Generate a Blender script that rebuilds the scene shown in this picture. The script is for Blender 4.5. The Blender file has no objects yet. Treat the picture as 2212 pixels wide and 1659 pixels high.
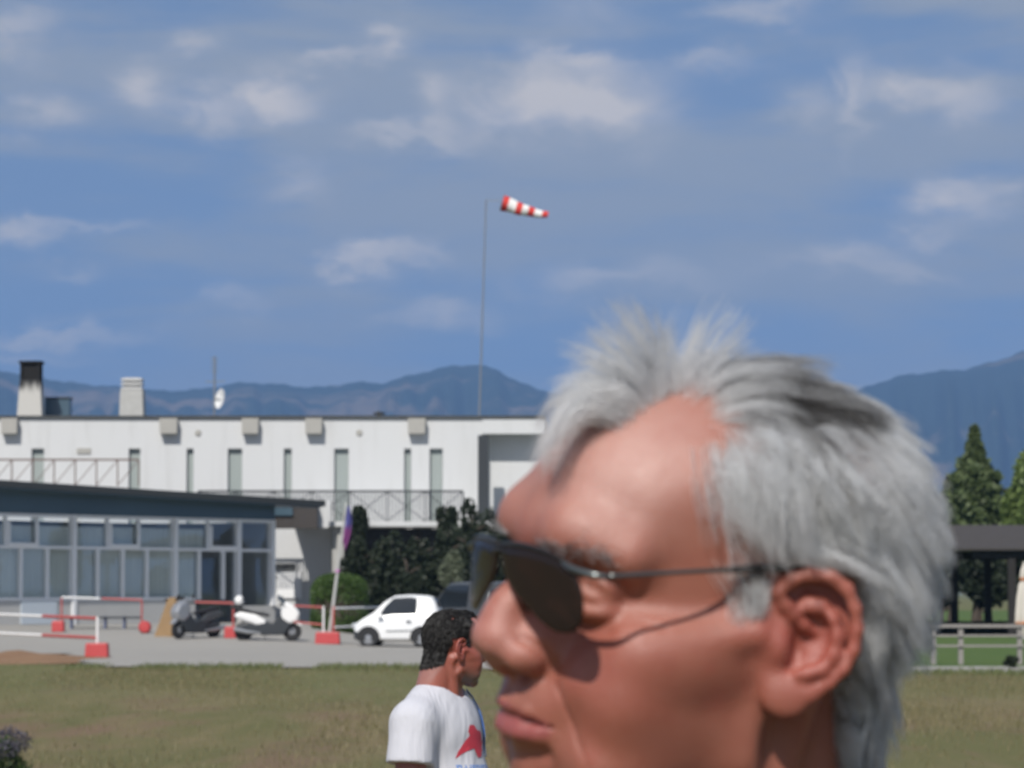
import bpy, math, random
import numpy as np
from mathutils import Vector, Matrix
from math import radians as RAD

# ------------------------------------------------------------------ camera
SC = bpy.context.scene
COL = SC.collection
F = 7360.0                                   # focal length in units of a 2212 px wide picture
PITCH = math.atan((1278 - 829.5) / F)
EYE = Vector((0, 0, 1.65))
cam_d = bpy.data.cameras.new("camera")
cam = bpy.data.objects.new("camera", cam_d)
COL.objects.link(cam)
cam.location = EYE
cam.rotation_euler = (math.pi / 2 + PITCH, 0, 0)
cam_d.sensor_width = 36
cam_d.lens = 36 * F / 2212
cam_d.clip_start = 0.1
cam_d.clip_end = 60000
cam_d.dof.use_dof = True
cam_d.dof.focus_distance = 4.2
cam_d.dof.aperture_fstop = 21
SC.camera = cam

# ------------------------------------------------------------------ sun and sky
TRAVEL = Vector((0.30, 1.0, -1.0)).normalized()
sun_d = bpy.data.lights.new("sun", 'SUN')
sun_d.energy = 4.0
sun_d.angle = RAD(0.5)
sun_d.color = (1.0, 0.95, 0.88)
sun = bpy.data.objects.new("sun", sun_d)
COL.objects.link(sun)
sun.rotation_euler = TRAVEL.to_track_quat('-Z', 'Y').to_euler()
SUN_EL = math.asin(-TRAVEL.z)
SUN_ROT = math.atan2(-TRAVEL.x, -TRAVEL.y)

world = bpy.data.worlds.new("World")
SC.world = world
world.use_nodes = True
SC.view_settings.view_transform = 'Standard'
SC.view_settings.look = 'None'
SC.view_settings.exposure = 0.18
SC.view_settings.gamma = 1.0


class NT:
    """small helper to write node trees"""
    def __init__(s, tree):
        s.t = tree
        s.t.nodes.clear()

    def n(s, kind, **kw):
        nd = s.t.nodes.new(kind)
        for k, v in kw.items():
            if k.startswith('i_'):
                key = k[2:]
                key = int(key) if key.isdigit() else key.replace('_', ' ')
                s.put(nd.inputs[key], v)
            else:
                setattr(nd, k, v)
        return nd

    def put(s, sock, v):
        if isinstance(v, bpy.types.NodeSocket):
            s.t.links.new(v, sock)
        else:
            sock.default_value = v

    def math(s, op, a, b=None, c=None, clamp=False):
        nd = s.t.nodes.new('ShaderNodeMath')
        nd.operation = op
        nd.use_clamp = clamp
        for i, v in enumerate((a, b, c)):
            if v is not None:
                s.put(nd.inputs[i], v)
        return nd.outputs[0]

    def mix(s, f, a, b, mode='MIX'):
        nd = s.t.nodes.new('ShaderNodeMix')
        nd.data_type = 'RGBA'
        nd.blend_type = mode
        s.put(nd.inputs[0], f)
        s.put(nd.inputs[6], c4(a))
        s.put(nd.inputs[7], c4(b))
        return nd.outputs[2]

    def noise(s, vec, scale, detail=4, rough=0.55, dist=0.0):
        nd = s.n('ShaderNodeTexNoise', i_Scale=scale, i_Detail=detail, i_Roughness=rough, i_Distortion=dist)
        if vec is not None:
            s.put(nd.inputs['Vector'], vec)
        return nd.outputs[0]

    def ramp(s, f, a, b):
        nd = s.n('ShaderNodeMapRange', clamp=True)
        nd.interpolation_type = 'SMOOTHSTEP'
        s.put(nd.inputs[0], f)
        nd.inputs[1].default_value = a
        nd.inputs[2].default_value = b
        return nd.outputs[0]

    def mapping(s, vec, scale=(1, 1, 1), loc=(0, 0, 0), rot=(0, 0, 0)):
        nd = s.n('ShaderNodeMapping')
        s.put(nd.inputs[0], vec)
        nd.inputs[1].default_value = loc
        nd.inputs[2].default_value = rot
        nd.inputs[3].default_value = scale
        return nd.outputs[0]

    def coord(s, which='Object'):
        return s.n('ShaderNodeTexCoord').outputs[which]


def c4(c):
    if isinstance(c, (tuple, list)) and len(c) == 3:
        return (*c, 1.0)
    return c


def srgb(r, g, b):
    f = lambda u: ((u / 255 + 0.055) / 1.055) ** 2.4 if u > 10 else u / 255 / 12.92
    return (f(r), f(g), f(b))
# sky: Nishita light with procedural clouds in it
def build_sky():
    t = NT(world.node_tree)
    g = t.coord('Generated')
    sky = t.n('ShaderNodeTexSky')
    sky.sky_type = 'NISHITA'
    sky.sun_disc = False
    sky.sun_elevation = SUN_EL
    sky.sun_rotation = SUN_ROT
    sky.altitude = 300
    sky.air_density = 1.0
    sky.dust_density = 0.4
    sky.ozone_density = 2.0
    # clear dry air: look a little higher into the dome than the true direction
    up = t.n('ShaderNodeVectorMath', operation='ADD')
    t.put(up.inputs[0], g)
    up.inputs[1].default_value = (0, 0, SKY_LIFT)
    nrm = t.n('ShaderNodeVectorMath', operation='NORMALIZE')
    t.put(nrm.inputs[0], up.outputs[0])
    t.put(sky.inputs[0], nrm.outputs[0])
    # clouds
    st = t.mapping(g, (1.0, 1.0, 3.6))
    n1 = t.noise(t.mapping(st, (9, 9, 9), (3.1, 0.4, 2.2)), 1.0, 6, 0.52, 0.25)
    n2 = t.noise(t.mapping(g, (30, 30, 52), (0.3, 5.4, 1.2)), 1.0, 8, 0.6, 0.6)
    n3 = t.noise(t.mapping(g, (8, 8, 46), (0.3, 5.4, 7.2)), 1.0, 6, 0.55, 0.4)
    veil = t.math('ADD', t.math('MULTIPLY', n1, 0.55), t.math('MULTIPLY', n3, 0.45))
    veil = t.ramp(veil, 0.40, 0.60)
    # bright cumulus heads, each a soft blob in direction space (x/y, z/y)
    sep = t.n('ShaderNodeSeparateXYZ')
    t.put(sep.inputs[0], g)
    ax = t.math('DIVIDE', sep.outputs[0], t.math('MAXIMUM', sep.outputs[1], 0.05))
    az = t.math('DIVIDE', sep.outputs[2], t.math('MAXIMUM', sep.outputs[1], 0.05))
    wob = t.math('MULTIPLY', t.math('SUBTRACT', n2, 0.5), 0.038)
    wob2 = t.math('MULTIPLY', t.math('SUBTRACT', t.noise(t.mapping(g, (32, 32, 60), (7.3, 1.4, 4.2)), 1.0, 6, 0.6), 0.5), 0.030)
    axw = t.math('ADD', ax, wob)
    azw = t.math('ADD', az, wob2)
    total = None
    for (x, y, rx, ry, s) in CLOUDS:
        cx = (x - 1106) / F
        cz = math.tan(math.atan((829.5 - y) / F) + PITCH)
        dx = t.math('MULTIPLY', t.math('SUBTRACT', axw, cx), F / rx)
        dz = t.math('MULTIPLY', t.math('SUBTRACT', azw, cz), F / ry)
        r2 = t.math('ADD', t.math('MULTIPLY', dx, dx), t.math('MULTIPLY', dz, dz))
        b = t.math('MULTIPLY', t.math('POWER', 2.718, t.math('MULTIPLY', r2, -1.0)), s)
        total = b if total is None else t.math('ADD', total, b)
    tex = t.math('ADD', 0.0, t.math('MULTIPLY', n2, 2.1))
    heads = t.math('MULTIPLY', total, tex, clamp=True)
    front = t.math('GREATER_THAN', sep.outputs[1], 0.1)
    heads = t.math('MULTIPLY', heads, front)
    c0 = t.mix(1.0, sky.outputs[0], SKY_TINT, 'MULTIPLY')
    c1 = t.mix(t.math('ADD', t.math('MULTIPLY', veil, 0.74), 0.12), c0, VEIL)
    c2 = t.mix(t.math('MULTIPLY', heads, 0.9), c1, HEADC)
    bg = t.n('ShaderNodeBackground', i_Color=c2, i_Strength=SKY_STRENGTH)
    out = t.n('ShaderNodeOutputWorld')
    t.put(out.inputs[0], bg.outputs[0])


SKY_LIFT = 0.30
SKY_STRENGTH = 0.110
SKY_TINT = (1.0, 1.0, 1.0)
VEIL = (3.0, 3.2, 3.4)
HEADC = (6.3, 5.75, 5.2)
# centre x, y, half-widths, strength, as seen in the picture
CLOUDS = [
    (1130, 215, 95, 75, 1.25), (1330, 220, 110, 70, 1.05), (1270, 130, 80, 22, 0.6),
    (900, 290, 110, 22, 0.6), (950, 220, 40, 50, 0.5),
    (590, 215, 85, 45, 0.95), (430, 235, 70, 40, 0.7), (300, 190, 55, 45, 0.7), (90, 240, 70, 45, 0.6),
    (720, 130, 80, 20, 0.5), (850, 115, 45, 35, 0.6), (830, 60, 45, 25, 0.5), (400, 90, 50, 35, 0.5), (40, 70, 70, 50, 0.45),
    (1850, 220, 35, 80, 0.6), (1950, 190, 60, 40, 0.6), (2080, 200, 90, 55, 0.65), (1740, 235, 60, 45, 0.4),
    (1640, 20, 120, 30, 0.5), (1540, 140, 90, 25, 0.35),
    (2090, 440, 80, 50, 0.75), (1990, 510, 60, 22, 0.45), (2190, 390, 60, 30, 0.4),
    (650, 400, 60, 40, 0.4), (820, 560, 80, 32, 0.75), (740, 580, 45, 22, 0.4), (930, 560, 60, 22, 0.35),
    (30, 515, 80, 26, 0.65), (190, 500, 110, 16, 0.4), (150, 590, 60, 16, 0.35),
    (1230, 610, 110, 40, 0.4), (1400, 590, 160, 28, 0.35), (1820, 560, 130, 32, 0.5), (1960, 600, 90, 22, 0.4),
    (980, 675, 70, 26, 0.5), (900, 700, 80, 18, 0.25), (490, 665, 60, 26, 0.4), (120, 715, 170, 20, 0.6), (60, 760, 120, 12, 0.3),
    (1270, 20, 90, 60, 0.25),
]
build_sky()
# ------------------------------------------------------------------ sculpting helpers (signed distance fields)
class Field:
    def __init__(s, lo, hi, h):
        s.h = h
        s.lo = np.array(lo, float)
        s.n = np.ceil((np.array(hi, float) - s.lo) / h).astype(int) + 1
        s.ax = [(s.lo[i] + h * np.arange(s.n[i])).astype(np.float32) for i in range(3)]
        s.v = np.full(s.n, 60.0, np.float32)

    def block(s, lo, hi):
        sl = []
        for i in range(3):
            a = int(max(0, math.floor((lo[i] - s.lo[i]) / s.h)))
            b = int(min(s.n[i], math.ceil((hi[i] - s.lo[i]) / s.h) + 1))
            if b <= a:
                return None, None
            sl.append(slice(a, b))
        g = np.meshgrid(s.ax[0][sl[0]], s.ax[1][sl[1]], s.ax[2][sl[2]], indexing='ij', sparse=True)
        return tuple(sl), g

    def apply(s, fn, lo, hi, k, mode='add'):
        m = k + 3 * s.h
        sl, g = s.block(np.array(lo) - m, np.array(hi) + m)
        if sl is None:
            return
        d = fn(*g).astype(np.float32)
        a = s.v[sl]
        if mode == 'add':
            h = np.clip(0.5 + 0.5 * (a - d) / k, 0, 1)
            s.v[sl] = a * (1 - h) + d * h - k * h * (1 - h)
        else:
            d = -d
            h = np.clip(0.5 - 0.5 * (a - d) / k, 0, 1)
            s.v[sl] = a * (1 - h) + d * h + k * h * (1 - h)

    def ell(s, c, r, k=8, mode='add', rot=None):
        c = np.array(c, float)
        r = np.array(r, float)
        R = np.eye(3) if rot is None else np.array(rot)
        ext = np.abs(R) @ r

        def fn(X, Y, Z):
            p = [X - c[0], Y - c[1], Z - c[2]]
            q = [p[0] * R[0, i] + p[1] * R[1, i] + p[2] * R[2, i] for i in range(3)]
            k0 = np.sqrt((q[0] / r[0]) ** 2 + (q[1] / r[1]) ** 2 + (q[2] / r[2]) ** 2) + 1e-6
            k1 = np.sqrt((q[0] / r[0] ** 2) ** 2 + (q[1] / r[1] ** 2) ** 2 + (q[2] / r[2] ** 2) ** 2) + 1e-6
            return k0 * (k0 - 1) / k1
        s.apply(fn, c - ext, c + ext, k, mode)

    def cap(s, a, b, ra, rb=None, k=6, mode='add'):
        a = np.array(a, float)
        b = np.array(b, float)
        rb = ra if rb is None else rb
        d = b - a
        L2 = d @ d + 1e-9

        def fn(X, Y, Z):
            t = np.clip(((X - a[0]) * d[0] + (Y - a[1]) * d[1] + (Z - a[2]) * d[2]) / L2, 0, 1)
            return np.sqrt((X - a[0] - t * d[0]) ** 2 + (Y - a[1] - t * d[1]) ** 2 + (Z - a[2] - t * d[2]) ** 2) - (ra + (rb - ra) * t)
        r = max(ra, rb)
        s.apply(fn, np.minimum(a, b) - r, np.maximum(a, b) + r, k, mode)

    def chain(s, pts, rs, k=6, mode='add'):
        if not hasattr(rs, '__len__'):
            rs = [rs] * len(pts)
        for i in range(len(pts) - 1):
            s.cap(pts[i], pts[i + 1], rs[i], rs[i + 1], k, mode)

    def stroke(s, pts, rs, k, mode='sub'):
        """one even stroke along many points (a plain union of its pieces, blended once)"""
        pts = np.array(pts, float)
        rs = np.array(rs, float)

        def fn(X, Y, Z):
            best = None
            for a, b, ra, rb in zip(pts[:-1], pts[1:], rs[:-1], rs[1:]):
                d = b - a
                t = np.clip(((X - a[0]) * d[0] + (Y - a[1]) * d[1] + (Z - a[2]) * d[2]) / (d @ d + 1e-9), 0, 1)
                q = np.sqrt((X - a[0] - t * d[0]) ** 2 + (Y - a[1] - t * d[1]) ** 2 + (Z - a[2] - t * d[2]) ** 2) - (ra + (rb - ra) * t)
                best = q if best is None else np.minimum(best, q)
            return best
        s.apply(fn, pts.min(0) - rs.max(), pts.max(0) + rs.max(), k, mode)

    def sample(s, P):
        q = (P - s.lo) / s.h
        q = np.clip(q, 0, s.n - 1.001)
        i = q.astype(int)
        f = q - i
        out = 0
        for dx in (0, 1):
            for dy in (0, 1):
                for dz in (0, 1):
                    w = (f[:, 0] if dx else 1 - f[:, 0]) * (f[:, 1] if dy else 1 - f[:, 1]) * (f[:, 2] if dz else 1 - f[:, 2])
                    out = out + w * s.v[i[:, 0] + dx, i[:, 1] + dy, i[:, 2] + dz]
        return out

    def grad(s, P):
        e = s.h
        g = np.stack([s.sample(P + np.eye(3)[i] * e) - s.sample(P - np.eye(3)[i] * e) for i in range(3)], 1)
        return g / (np.linalg.norm(g, axis=1, keepdims=True) + 1e-9)

    def nets(s, cut=None):
        """surface nets -> vertices, quads"""
        v = s.v
        ins = v < 0
        c = np.zeros(np.array(v.shape) - 1, np.int8)
        for dx in (0, 1):
            for dy in (0, 1):
                for dz in (0, 1):
                    c += ins[dx:v.shape[0] - 1 + dx, dy:v.shape[1] - 1 + dy, dz:v.shape[2] - 1 + dz]
        act = np.argwhere((c > 0) & (c < 8))
        idx = np.full(c.shape, -1, np.int64)
        idx[tuple(act.T)] = np.arange(len(act))
        acc = np.zeros((len(act), 3))
        cnt = np.zeros(len(act))
        cor = [(a, b, d) for a in (0, 1) for b in (0, 1) for d in (0, 1)]
        val = {q: v[act[:, 0] + q[0], act[:, 1] + q[1], act[:, 2] + q[2]] for q in cor}
        for p in cor:
            for axis in range(3):
                if p[axis] == 0:
                    q = list(p)
                    q[axis] = 1
                    q = tuple(q)
                    a, b = val[p], val[q]
                    m = (a < 0) != (b < 0)
                    t = np.where(m, a / np.where(m, a - b, 1), 0)
                    pt = np.array(p, float)[None] + t[:, None] * np.eye(3)[axis][None]
                    acc += pt * m[:, None]
                    cnt += m
        V = (act + acc / cnt[:, None]) * s.h + s.lo
        quads = []
        for axis in range(3):
            o = [(axis + 1) % 3, (axis + 2) % 3]
            sl0 = [slice(1, -1)] * 3
            sl0[axis] = slice(0, -1)
            sl1 = [slice(1, -1)] * 3
            sl1[axis] = slice(1, None)
            a, b = ins[tuple(sl0)], ins[tuple(sl1)]
            for sgn in (0, 1):
                e = np.argwhere((a & ~b) if sgn else (~a & b))
                if not len(e):
                    continue
                off = np.ones(3, int)
                off[axis] = 0
                e = e + off
                q = []
                for (i, j) in ((0, 0), (1, 0), (1, 1), (0, 1)):
                    w = e.copy()
                    w[:, o[0]] -= 1 - i
                    w[:, o[1]] -= 1 - j
                    w = np.clip(w, 0, np.array(c.shape) - 1)
                    q.append(idx[tuple(w.T)])
                q = np.stack(q, 1)
                q = q[(q >= 0).all(1)]
                quads.append(q if sgn else q[:, ::-1])
        Q = np.concatenate(quads)
        return V, Q


def mesh_np(name, V, Q, mat, parent=None, smooth=True, attrs=None):
    me = bpy.data.meshes.new(name)
    n, m = Q.shape
    me.vertices.add(len(V))
    me.vertices.foreach_set('co', np.ascontiguousarray(V, np.float32).ravel())
    me.loops.add(n * m)
    me.loops.foreach_set('vertex_index', np.ascontiguousarray(Q, np.int32).ravel())
    me.polygons.add(n)
    me.polygons.foreach_set('loop_start', np.arange(n, dtype=np.int32) * m)
    me.polygons.foreach_set('use_smooth', np.full(n, smooth))
    me.update(calc_edges=True)
    me.validate()
    for k, v in (attrs or {}).items():
        v = np.asarray(v, np.float32)
        if v.ndim == 1:
            a = me.attributes.new(k, 'FLOAT', 'POINT')
            a.data.foreach_set('value', v)
        else:
            a = me.attributes.new(k, 'FLOAT_COLOR', 'POINT')
            a.data.foreach_set('color', np.concatenate([v, np.ones((len(v), 1), np.float32)], 1).ravel())
    if mat:
        me.materials.append(mat)
    o = bpy.data.objects.new(name, me)
    COL.objects.link(o)
    if parent:
        o.parent = parent
    return o
# ------------------------------------------------------------------ the near man's head (millimetres: x right, y forward, z up, origin between the ears)
HEAD_ROT = Matrix.Rotation(RAD(116), 3, 'Z') @ Matrix.Rotation(RAD(1.4), 3, 'X') @ Matrix.Rotation(RAD(-10), 3, 'Y')
HEAD_LOC = Vector((0.0985, 1.705, 1.6375))
HR = np.array(HEAD_ROT)
HL = np.array(HEAD_LOC)
UIMG = HR.T @ np.array((1, 0, 0.0))
VIMG = HR.T @ np.array((0, -math.sin(PITCH), math.cos(PITCH)))
WIMG = np.cross(UIMG, VIMG)          # out of the ear plate


def mirrored(pts):
    return [(-p[0], p[1], p[2]) for p in pts]


def sculpt_head(h):
    f = Field((-104, -136, -186), (104, 142, 146), h)

    def E(c, r, k=8, mode='add'):
        f.ell(c, r, k, mode)
        if c[0] != 0:
            f.ell((-c[0], c[1], c[2]), r, k, mode)

    def C(a, b, ra, rb=None, k=6, mode='add'):
        f.cap(a, b, ra, rb, k, mode)
        if a[0] != 0 or b[0] != 0:
            f.cap((-a[0], a[1], a[2]), (-b[0], b[1], b[2]), ra, rb, k, mode)

    def CH(pts, rs, k=6, mode='add'):
        f.chain(pts, rs, k, mode)
        f.chain(mirrored(pts), rs, k, mode)

    # skull
    f.ell((0, -10, 43), (76, 90, 78), 10)
    f.ell((0, 30, 53), (64, 65, 57), 16)
    f.ell((0, 49, 52), (48, 52, 42), 16)
    # face mass
    f.ell((0, 40, -18), (59, 54, 72), 18)
    f.ell((0, 62, -48), (40, 42, 44), 16)
    # jaw
    C((53, 6, -58), (20, 76, -97), 14, 13, 18)
    C((58, 0, -20), (54, 6, -58), 15, 15, 14)
    f.ell((0, 82, -93), (24, 20, 17), 14)
    E((36, 62, -66), (24, 28, 26), 14)
    # cheeks
    E((44, 64, -12), (21, 20, 17), 14)
    C((52, 62, -8), (70, 14, 4), 10, 8, 14)
    E((42, 68, -34), (21, 20, 22), 12)
    E((48, 36, -34), (19, 38, 38), 16)
    E((56, 34, -14), (14, 30, 16), 12)
    E((33, 80, -28), (13, 13, 15), 10)
    # brow
    C((8, 93, 39), (24, 90, 41), 10.5, 10.5, 20)
    C((26, 94, 43), (50, 74, 36), 11, 8, 18)
    # temple hollow
    E((84, 52, 44), (16, 26, 26), 22, 'sub')
    # sockets
    E((31, 103, 16), (17, 13, 13), 12, 'sub')
    C((30, 98, 22), (46, 86, 18), 7, 5, 8, 'sub')
    # eyeball and lids
    E((31, 79, 14), (13, 13, 13), 2)
    E((31, 80, 19), (15, 14, 8), 3)
    E((31, 80, 8), (15, 13.5, 7), 3)
    CH([(18, 92, 12), (25, 94.5, 12.5), (33, 94, 12.5), (41, 89, 11.5), (48, 82.5, 10)], [1.0, 1.3, 1.3, 1.2, .7], 1.5, 'sub')
    # lid fold and bag below the eye
    CH([(20, 93, 20), (30, 95, 22), (40, 90, 20), (50, 80, 15), (54, 75, 9)], [1.2, 1.6, 1.8, 1.6, .8], 4, 'sub')
    CH([(18, 93, 3), (28, 93, -3), (38, 90, -4), (47, 82, 0)], [1.2, 1.8, 1.8, 1], 5, 'sub')
    # crow's feet
    CH([(50, 79, 11), (56, 71, 15), (61, 62, 18)], [.9, .8, .4], 3, 'sub')
    CH([(51, 78, 7), (58, 68, 7), (63, 60, 5)], [.9, .8, .4], 3, 'sub')
    # nose
    f.cap((0, 95, 26), (0, 114, -2), 8.5, 9, 10)
    f.cap((0, 112, 2), (0, 116.5, -11), 9, 11.5, 6)
    C((4, 116, -13), (0, 112, -20), 10, 7, 5)
    E((13.5, 107, -19), (9, 11, 9), 6)
    E((12, 96, -12), (11, 12, 14), 10)
    f.cap((0, 115, -23), (0, 104, -31), 5, 5, 5)
    E((9, 108, -30), (5.6, 8.8, 6), 3, 'sub')
    E((8.5, 106, -25), (3.4, 5, 5), 2, 'sub')
    CH([(17, 112, -10), (24, 103, -14), (25, 98, -22), (20, 99, -29)], [1.2, 1.8, 2, 1.4], 4, 'sub')
    # mouth
    f.ell((0, 88, -44), (27, 17, 17), 10)
    f.ell((0, 86, -62), (25, 18, 14), 10)
    CH([(0, 103.5, -46), (5, 104, -45), (13, 101.5, -46.5), (24, 94.5, -51)], [4.2, 4.4, 4.2, 2.5], 3.5)
    CH([(0, 102, -58), (9, 101.5, -58), (18, 97, -56.5), (26, 91, -54)], [5.8, 5.6, 4.6, 2.4], 3.5)
    CH([(0, 108.5, -50.5), (8, 107.5, -50), (17, 102, -50.5), (25, 94, -51), (29, 89, -52.5)], [1.5, 1.5, 1.5, 1.4, .6], 2.2, 'sub')
    C((2.5, 108, -34), (2.0, 109, -40), 1.6, 1.6, 4, 'sub')
    CH([(0, 107, -70), (12, 104, -69), (22, 96, -66)], [5, 5, 3], 7, 'sub')
    # folds from the nose to the jaw
    fold = catmull([(21, 100, -15), (24, 98, -26), (30, 93, -35), (36, 88.5, -47), (42, 86.5, -57), (49, 83, -68)], 4, False)
    fr = np.interp(np.linspace(0, 1, len(fold)), [0, .2, .5, .8, 1], [.3, .8, .9, .7, .2])
    f.stroke(fold, fr, 2.2)
    f.stroke(fold * (-1, 1, 1), fr, 2.2)
    # neck
    f.cap((0, -33, -20), (-6, -50, -190), 54, 58, 20)
    f.cap((0, 14, -80), (-4, -12, -190), 40, 44, 20)
    C((56, -18, -30), (38, 10, -140), 13, 15, 14)
    # hollow behind the jaw
    E((70, -8, -52), (9, 9, 18), 12, 'sub')

    # ---- ears, drawn in the plane of the plate (u back, v up, w out)
    for side in (-1, 1):
        U, V, W = UIMG.copy(), VIMG.copy(), WIMG.copy()
        O = np.array((-77.0, -1.5, 0.0))
        if side == 1:
            for q in (U, V, W, O):
                q[0] *= -1

        def P(u, v, w):
            return O + u * U + v * V + w * W
        R = np.stack([U, V, W], 1)

        def EE(c, r, k, mode='add'):
            f.ell(P(*c), r, k, mode, R)

        def EC(pts, rs, k, mode='add'):
            f.chain([P(*p) for p in pts], rs, k, mode)
        # plate behind
        EE((12, 7, -3), (19, 26, 3.2), 4)
        EE((3, 8, -9), (11, 20, 9), 6)
        # rim
        EC([(4, 15, 3), (-2, 20, 4), (-5, 26, 4.5), (1, 32, 5.5), (10, 34.5, 6), (19, 33, 6), (27, 27, 5), (31, 18, 4.5), (32, 8, 4),
            (30.5, -2, 3.5), (26, -11, 3), (19, -18, 2), (11, -23, 1)],
           [2.2, 2.8, 3.4, 3.9, 4.1, 4.0, 3.8, 3.5, 3.4, 3.3, 3.2, 3.0, 3.0], 2.0)
        # lobe
        EE((-1, -24.5, 0.5), (11, 10.5, 4.6), 4)
        EE((-5, -21, -2), (9, 11, 5), 5)
        EE((9, -21, 0), (8, 7, 3.8), 4)
        # scapha groove under the rim
        EC([(0, 25, 3), (8, 28.5, 3.5), (16, 27.5, 3.5), (23, 22, 3), (26.5, 14, 3), (27, 5, 2.8), (25, -5, 2.6), (20, -12, 3)],
           [3.0, 4.2, 4.4, 3.8, 2.8, 2.2, 1.8, 1.4], 1.6, 'sub')
        # antihelix
        EC([(9, 21, 1.5), (15, 19, 2.5), (20, 13, 3), (22, 5, 3), (21, -4, 3), (16, -11, 3), (9, -13, 3.2), (4, -13.5, 3)],
           [3.0, 3.6, 4, 4, 3.6, 3.2, 3.2, 2.6], 3)
        # bowl
        EE((9, 6, 4), (10.5, 12, 7.5), 3, 'sub')
        EE((3, -2, 2), (6.5, 8, 7), 3, 'sub')
        EE((-1, -9, 3), (3, 4, 6), 2.5, 'sub')
        # crus across the bowl
        EC([(-3, 21, 3), (2, 15, 2), (7, 10, 0), (12, 6, -2)], [2.8, 3, 2.8, 2.0], 2.5)
        EC([(6, 18.5, 2), (13, 17.5, 2.6)], [2.4, 2.8], 2.5)
        # tragus
        EE((-5, 0, 1), (4.5, 8, 5.5), 5)
        EE((-10, 2, -3), (9, 18, 6), 8)
    for axis in range(3):                      # soften the joins of the strokes
        v = f.v
        a = [slice(None)] * 3
        b = [slice(None)] * 3
        c = [slice(None)] * 3
        a[axis], b[axis], c[axis] = slice(0, -2), slice(1, -1), slice(2, None)
        v[tuple(b)] = .27 * v[tuple(a)] + .46 * v[tuple(b)] + .27 * v[tuple(c)]
    return f


def head_angles(P):
    d = P - np.array((0, 0, 40.0))
    return np.degrees(np.arctan2(np.abs(d[:, 0]), d[:, 1])), np.degrees(np.arcsin(d[:, 2] / np.linalg.norm(d, axis=1)))


def hair_mask(P):
    phi, th = head_angles(P)
    sst = lambda x, a, b: np.clip((x - a) / (b - a), 0, 1)
    A = 1.6 * sst(phi, 21, 13) * sst(th, 33, 39) * sst(th, 72, 58)
    B = sst(th, 55, 70) * np.where(phi < 60, .75, 1)
    front = np.interp(th, [-30, -19, -16, -6, -1, 8, 16, 22, 30, 37, 50, 60], [75, 68, 64, 63, 67, 69, 63, 57, 53, 53, 54, 40])
    low = np.interp(phi, [60, 66, 74, 80, 84, 108, 114, 124, 130, 150, 180], [-8, -17, -19, -17, -3, -2, -14, -30, -54, -60, -62])
    wob = 3.5 * np.sin(th * .45) + 2.5 * np.sin(th * 1.3 + 1)
    Cc = sst(phi, front - 5 + wob, front + 11 + wob) ** 1.3 * sst(th, low - 2, low + 3)
    m = np.maximum(np.maximum(A, B), Cc)
    m = m * (1 - .92 * np.exp(-((phi - 124) / 8) ** 2 - ((th - 40) / 13) ** 2))
    r = np.linalg.norm(P - np.array((0, -15, 45)), axis=1)
    ear = (np.abs(P[:, 0]) > 71) & (P[:, 2] < 40) & (P[:, 1] > -46) & (P[:, 1] < 12) & (phi > 82)
    return m * ~ear


def head_tint(P, N):
    """skin colour at head-local points: painted highlights on nose and forehead; ruddy ears, cheeks; lips; pale scalp; darker jaw and chin"""
    def gs(c, r):
        d = (np.abs(P[:, 0]) - c[0]) ** 2 + (P[:, 1] - c[1]) ** 2 + (P[:, 2] - c[2]) ** 2
        return np.exp(-d / (2 * r * r))
    rs = np.random.RandomState(4)
    base = np.array((0.330, 0.118, 0.078))
    red = np.array((0.36, 0.095, 0.072))
    lip = np.array((0.30, 0.075, 0.075))
    dark = np.array((0.20, 0.082, 0.055))
    c = np.tile(base, (len(P), 1))

    def mixto(w, col):
        nonlocal c
        w = np.clip(w, 0, 1)[:, None]
        c = c * (1 - w) + col * w
    mixto(gs((0, 118, -14), 15) * .8, np.array((.47, .215, .18)))  # lighter pink paints a highlight on the nose tip
    mixto(gs((46, 72, -20), 22) * .55, red)
    mixto(gs((30, 80, 95), 36) * .75, np.array((.49, .295, .255)))  # pale glare on the bald forehead, put into the colour
    mixto(gs((88, -8, 2), 24) * .9, red)
    mixto(gs((50, 30, -60), 40) * .35, dark)
    mixto(gs((0, 95, -90), 24) * .25, dark)
    # lips
    x = np.abs(P[:, 0])
    zu = -43.5 - 0.22 * np.maximum(x - 5, 0)
    zl = -64.0 + 0.34 * np.maximum(x - 6, 0)
    m = np.clip((zu - P[:, 2]) / 1.2, 0, 1) * np.clip((P[:, 2] - zl) / 1.2, 0, 1) * np.clip((29 - x) / 4, 0, 1) * (P[:, 1] > 84)
    mixto(m * .8, lip)
    # scalp under the hair is paler and greyer
    hm = hair_mask(P)
    mixto(hm * .6, np.array((0.34, 0.22, 0.185)))
    # freckles and blotches
    for _ in range(170):
        p = P[rs.randint(len(P))]
        d = ((P - p) ** 2).sum(1)
        mixto(np.exp(-d / (2 * rs.uniform(.8, 5) ** 2)) * rs.uniform(.1, .42), (dark, red)[rs.randint(2)])
    return c


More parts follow.
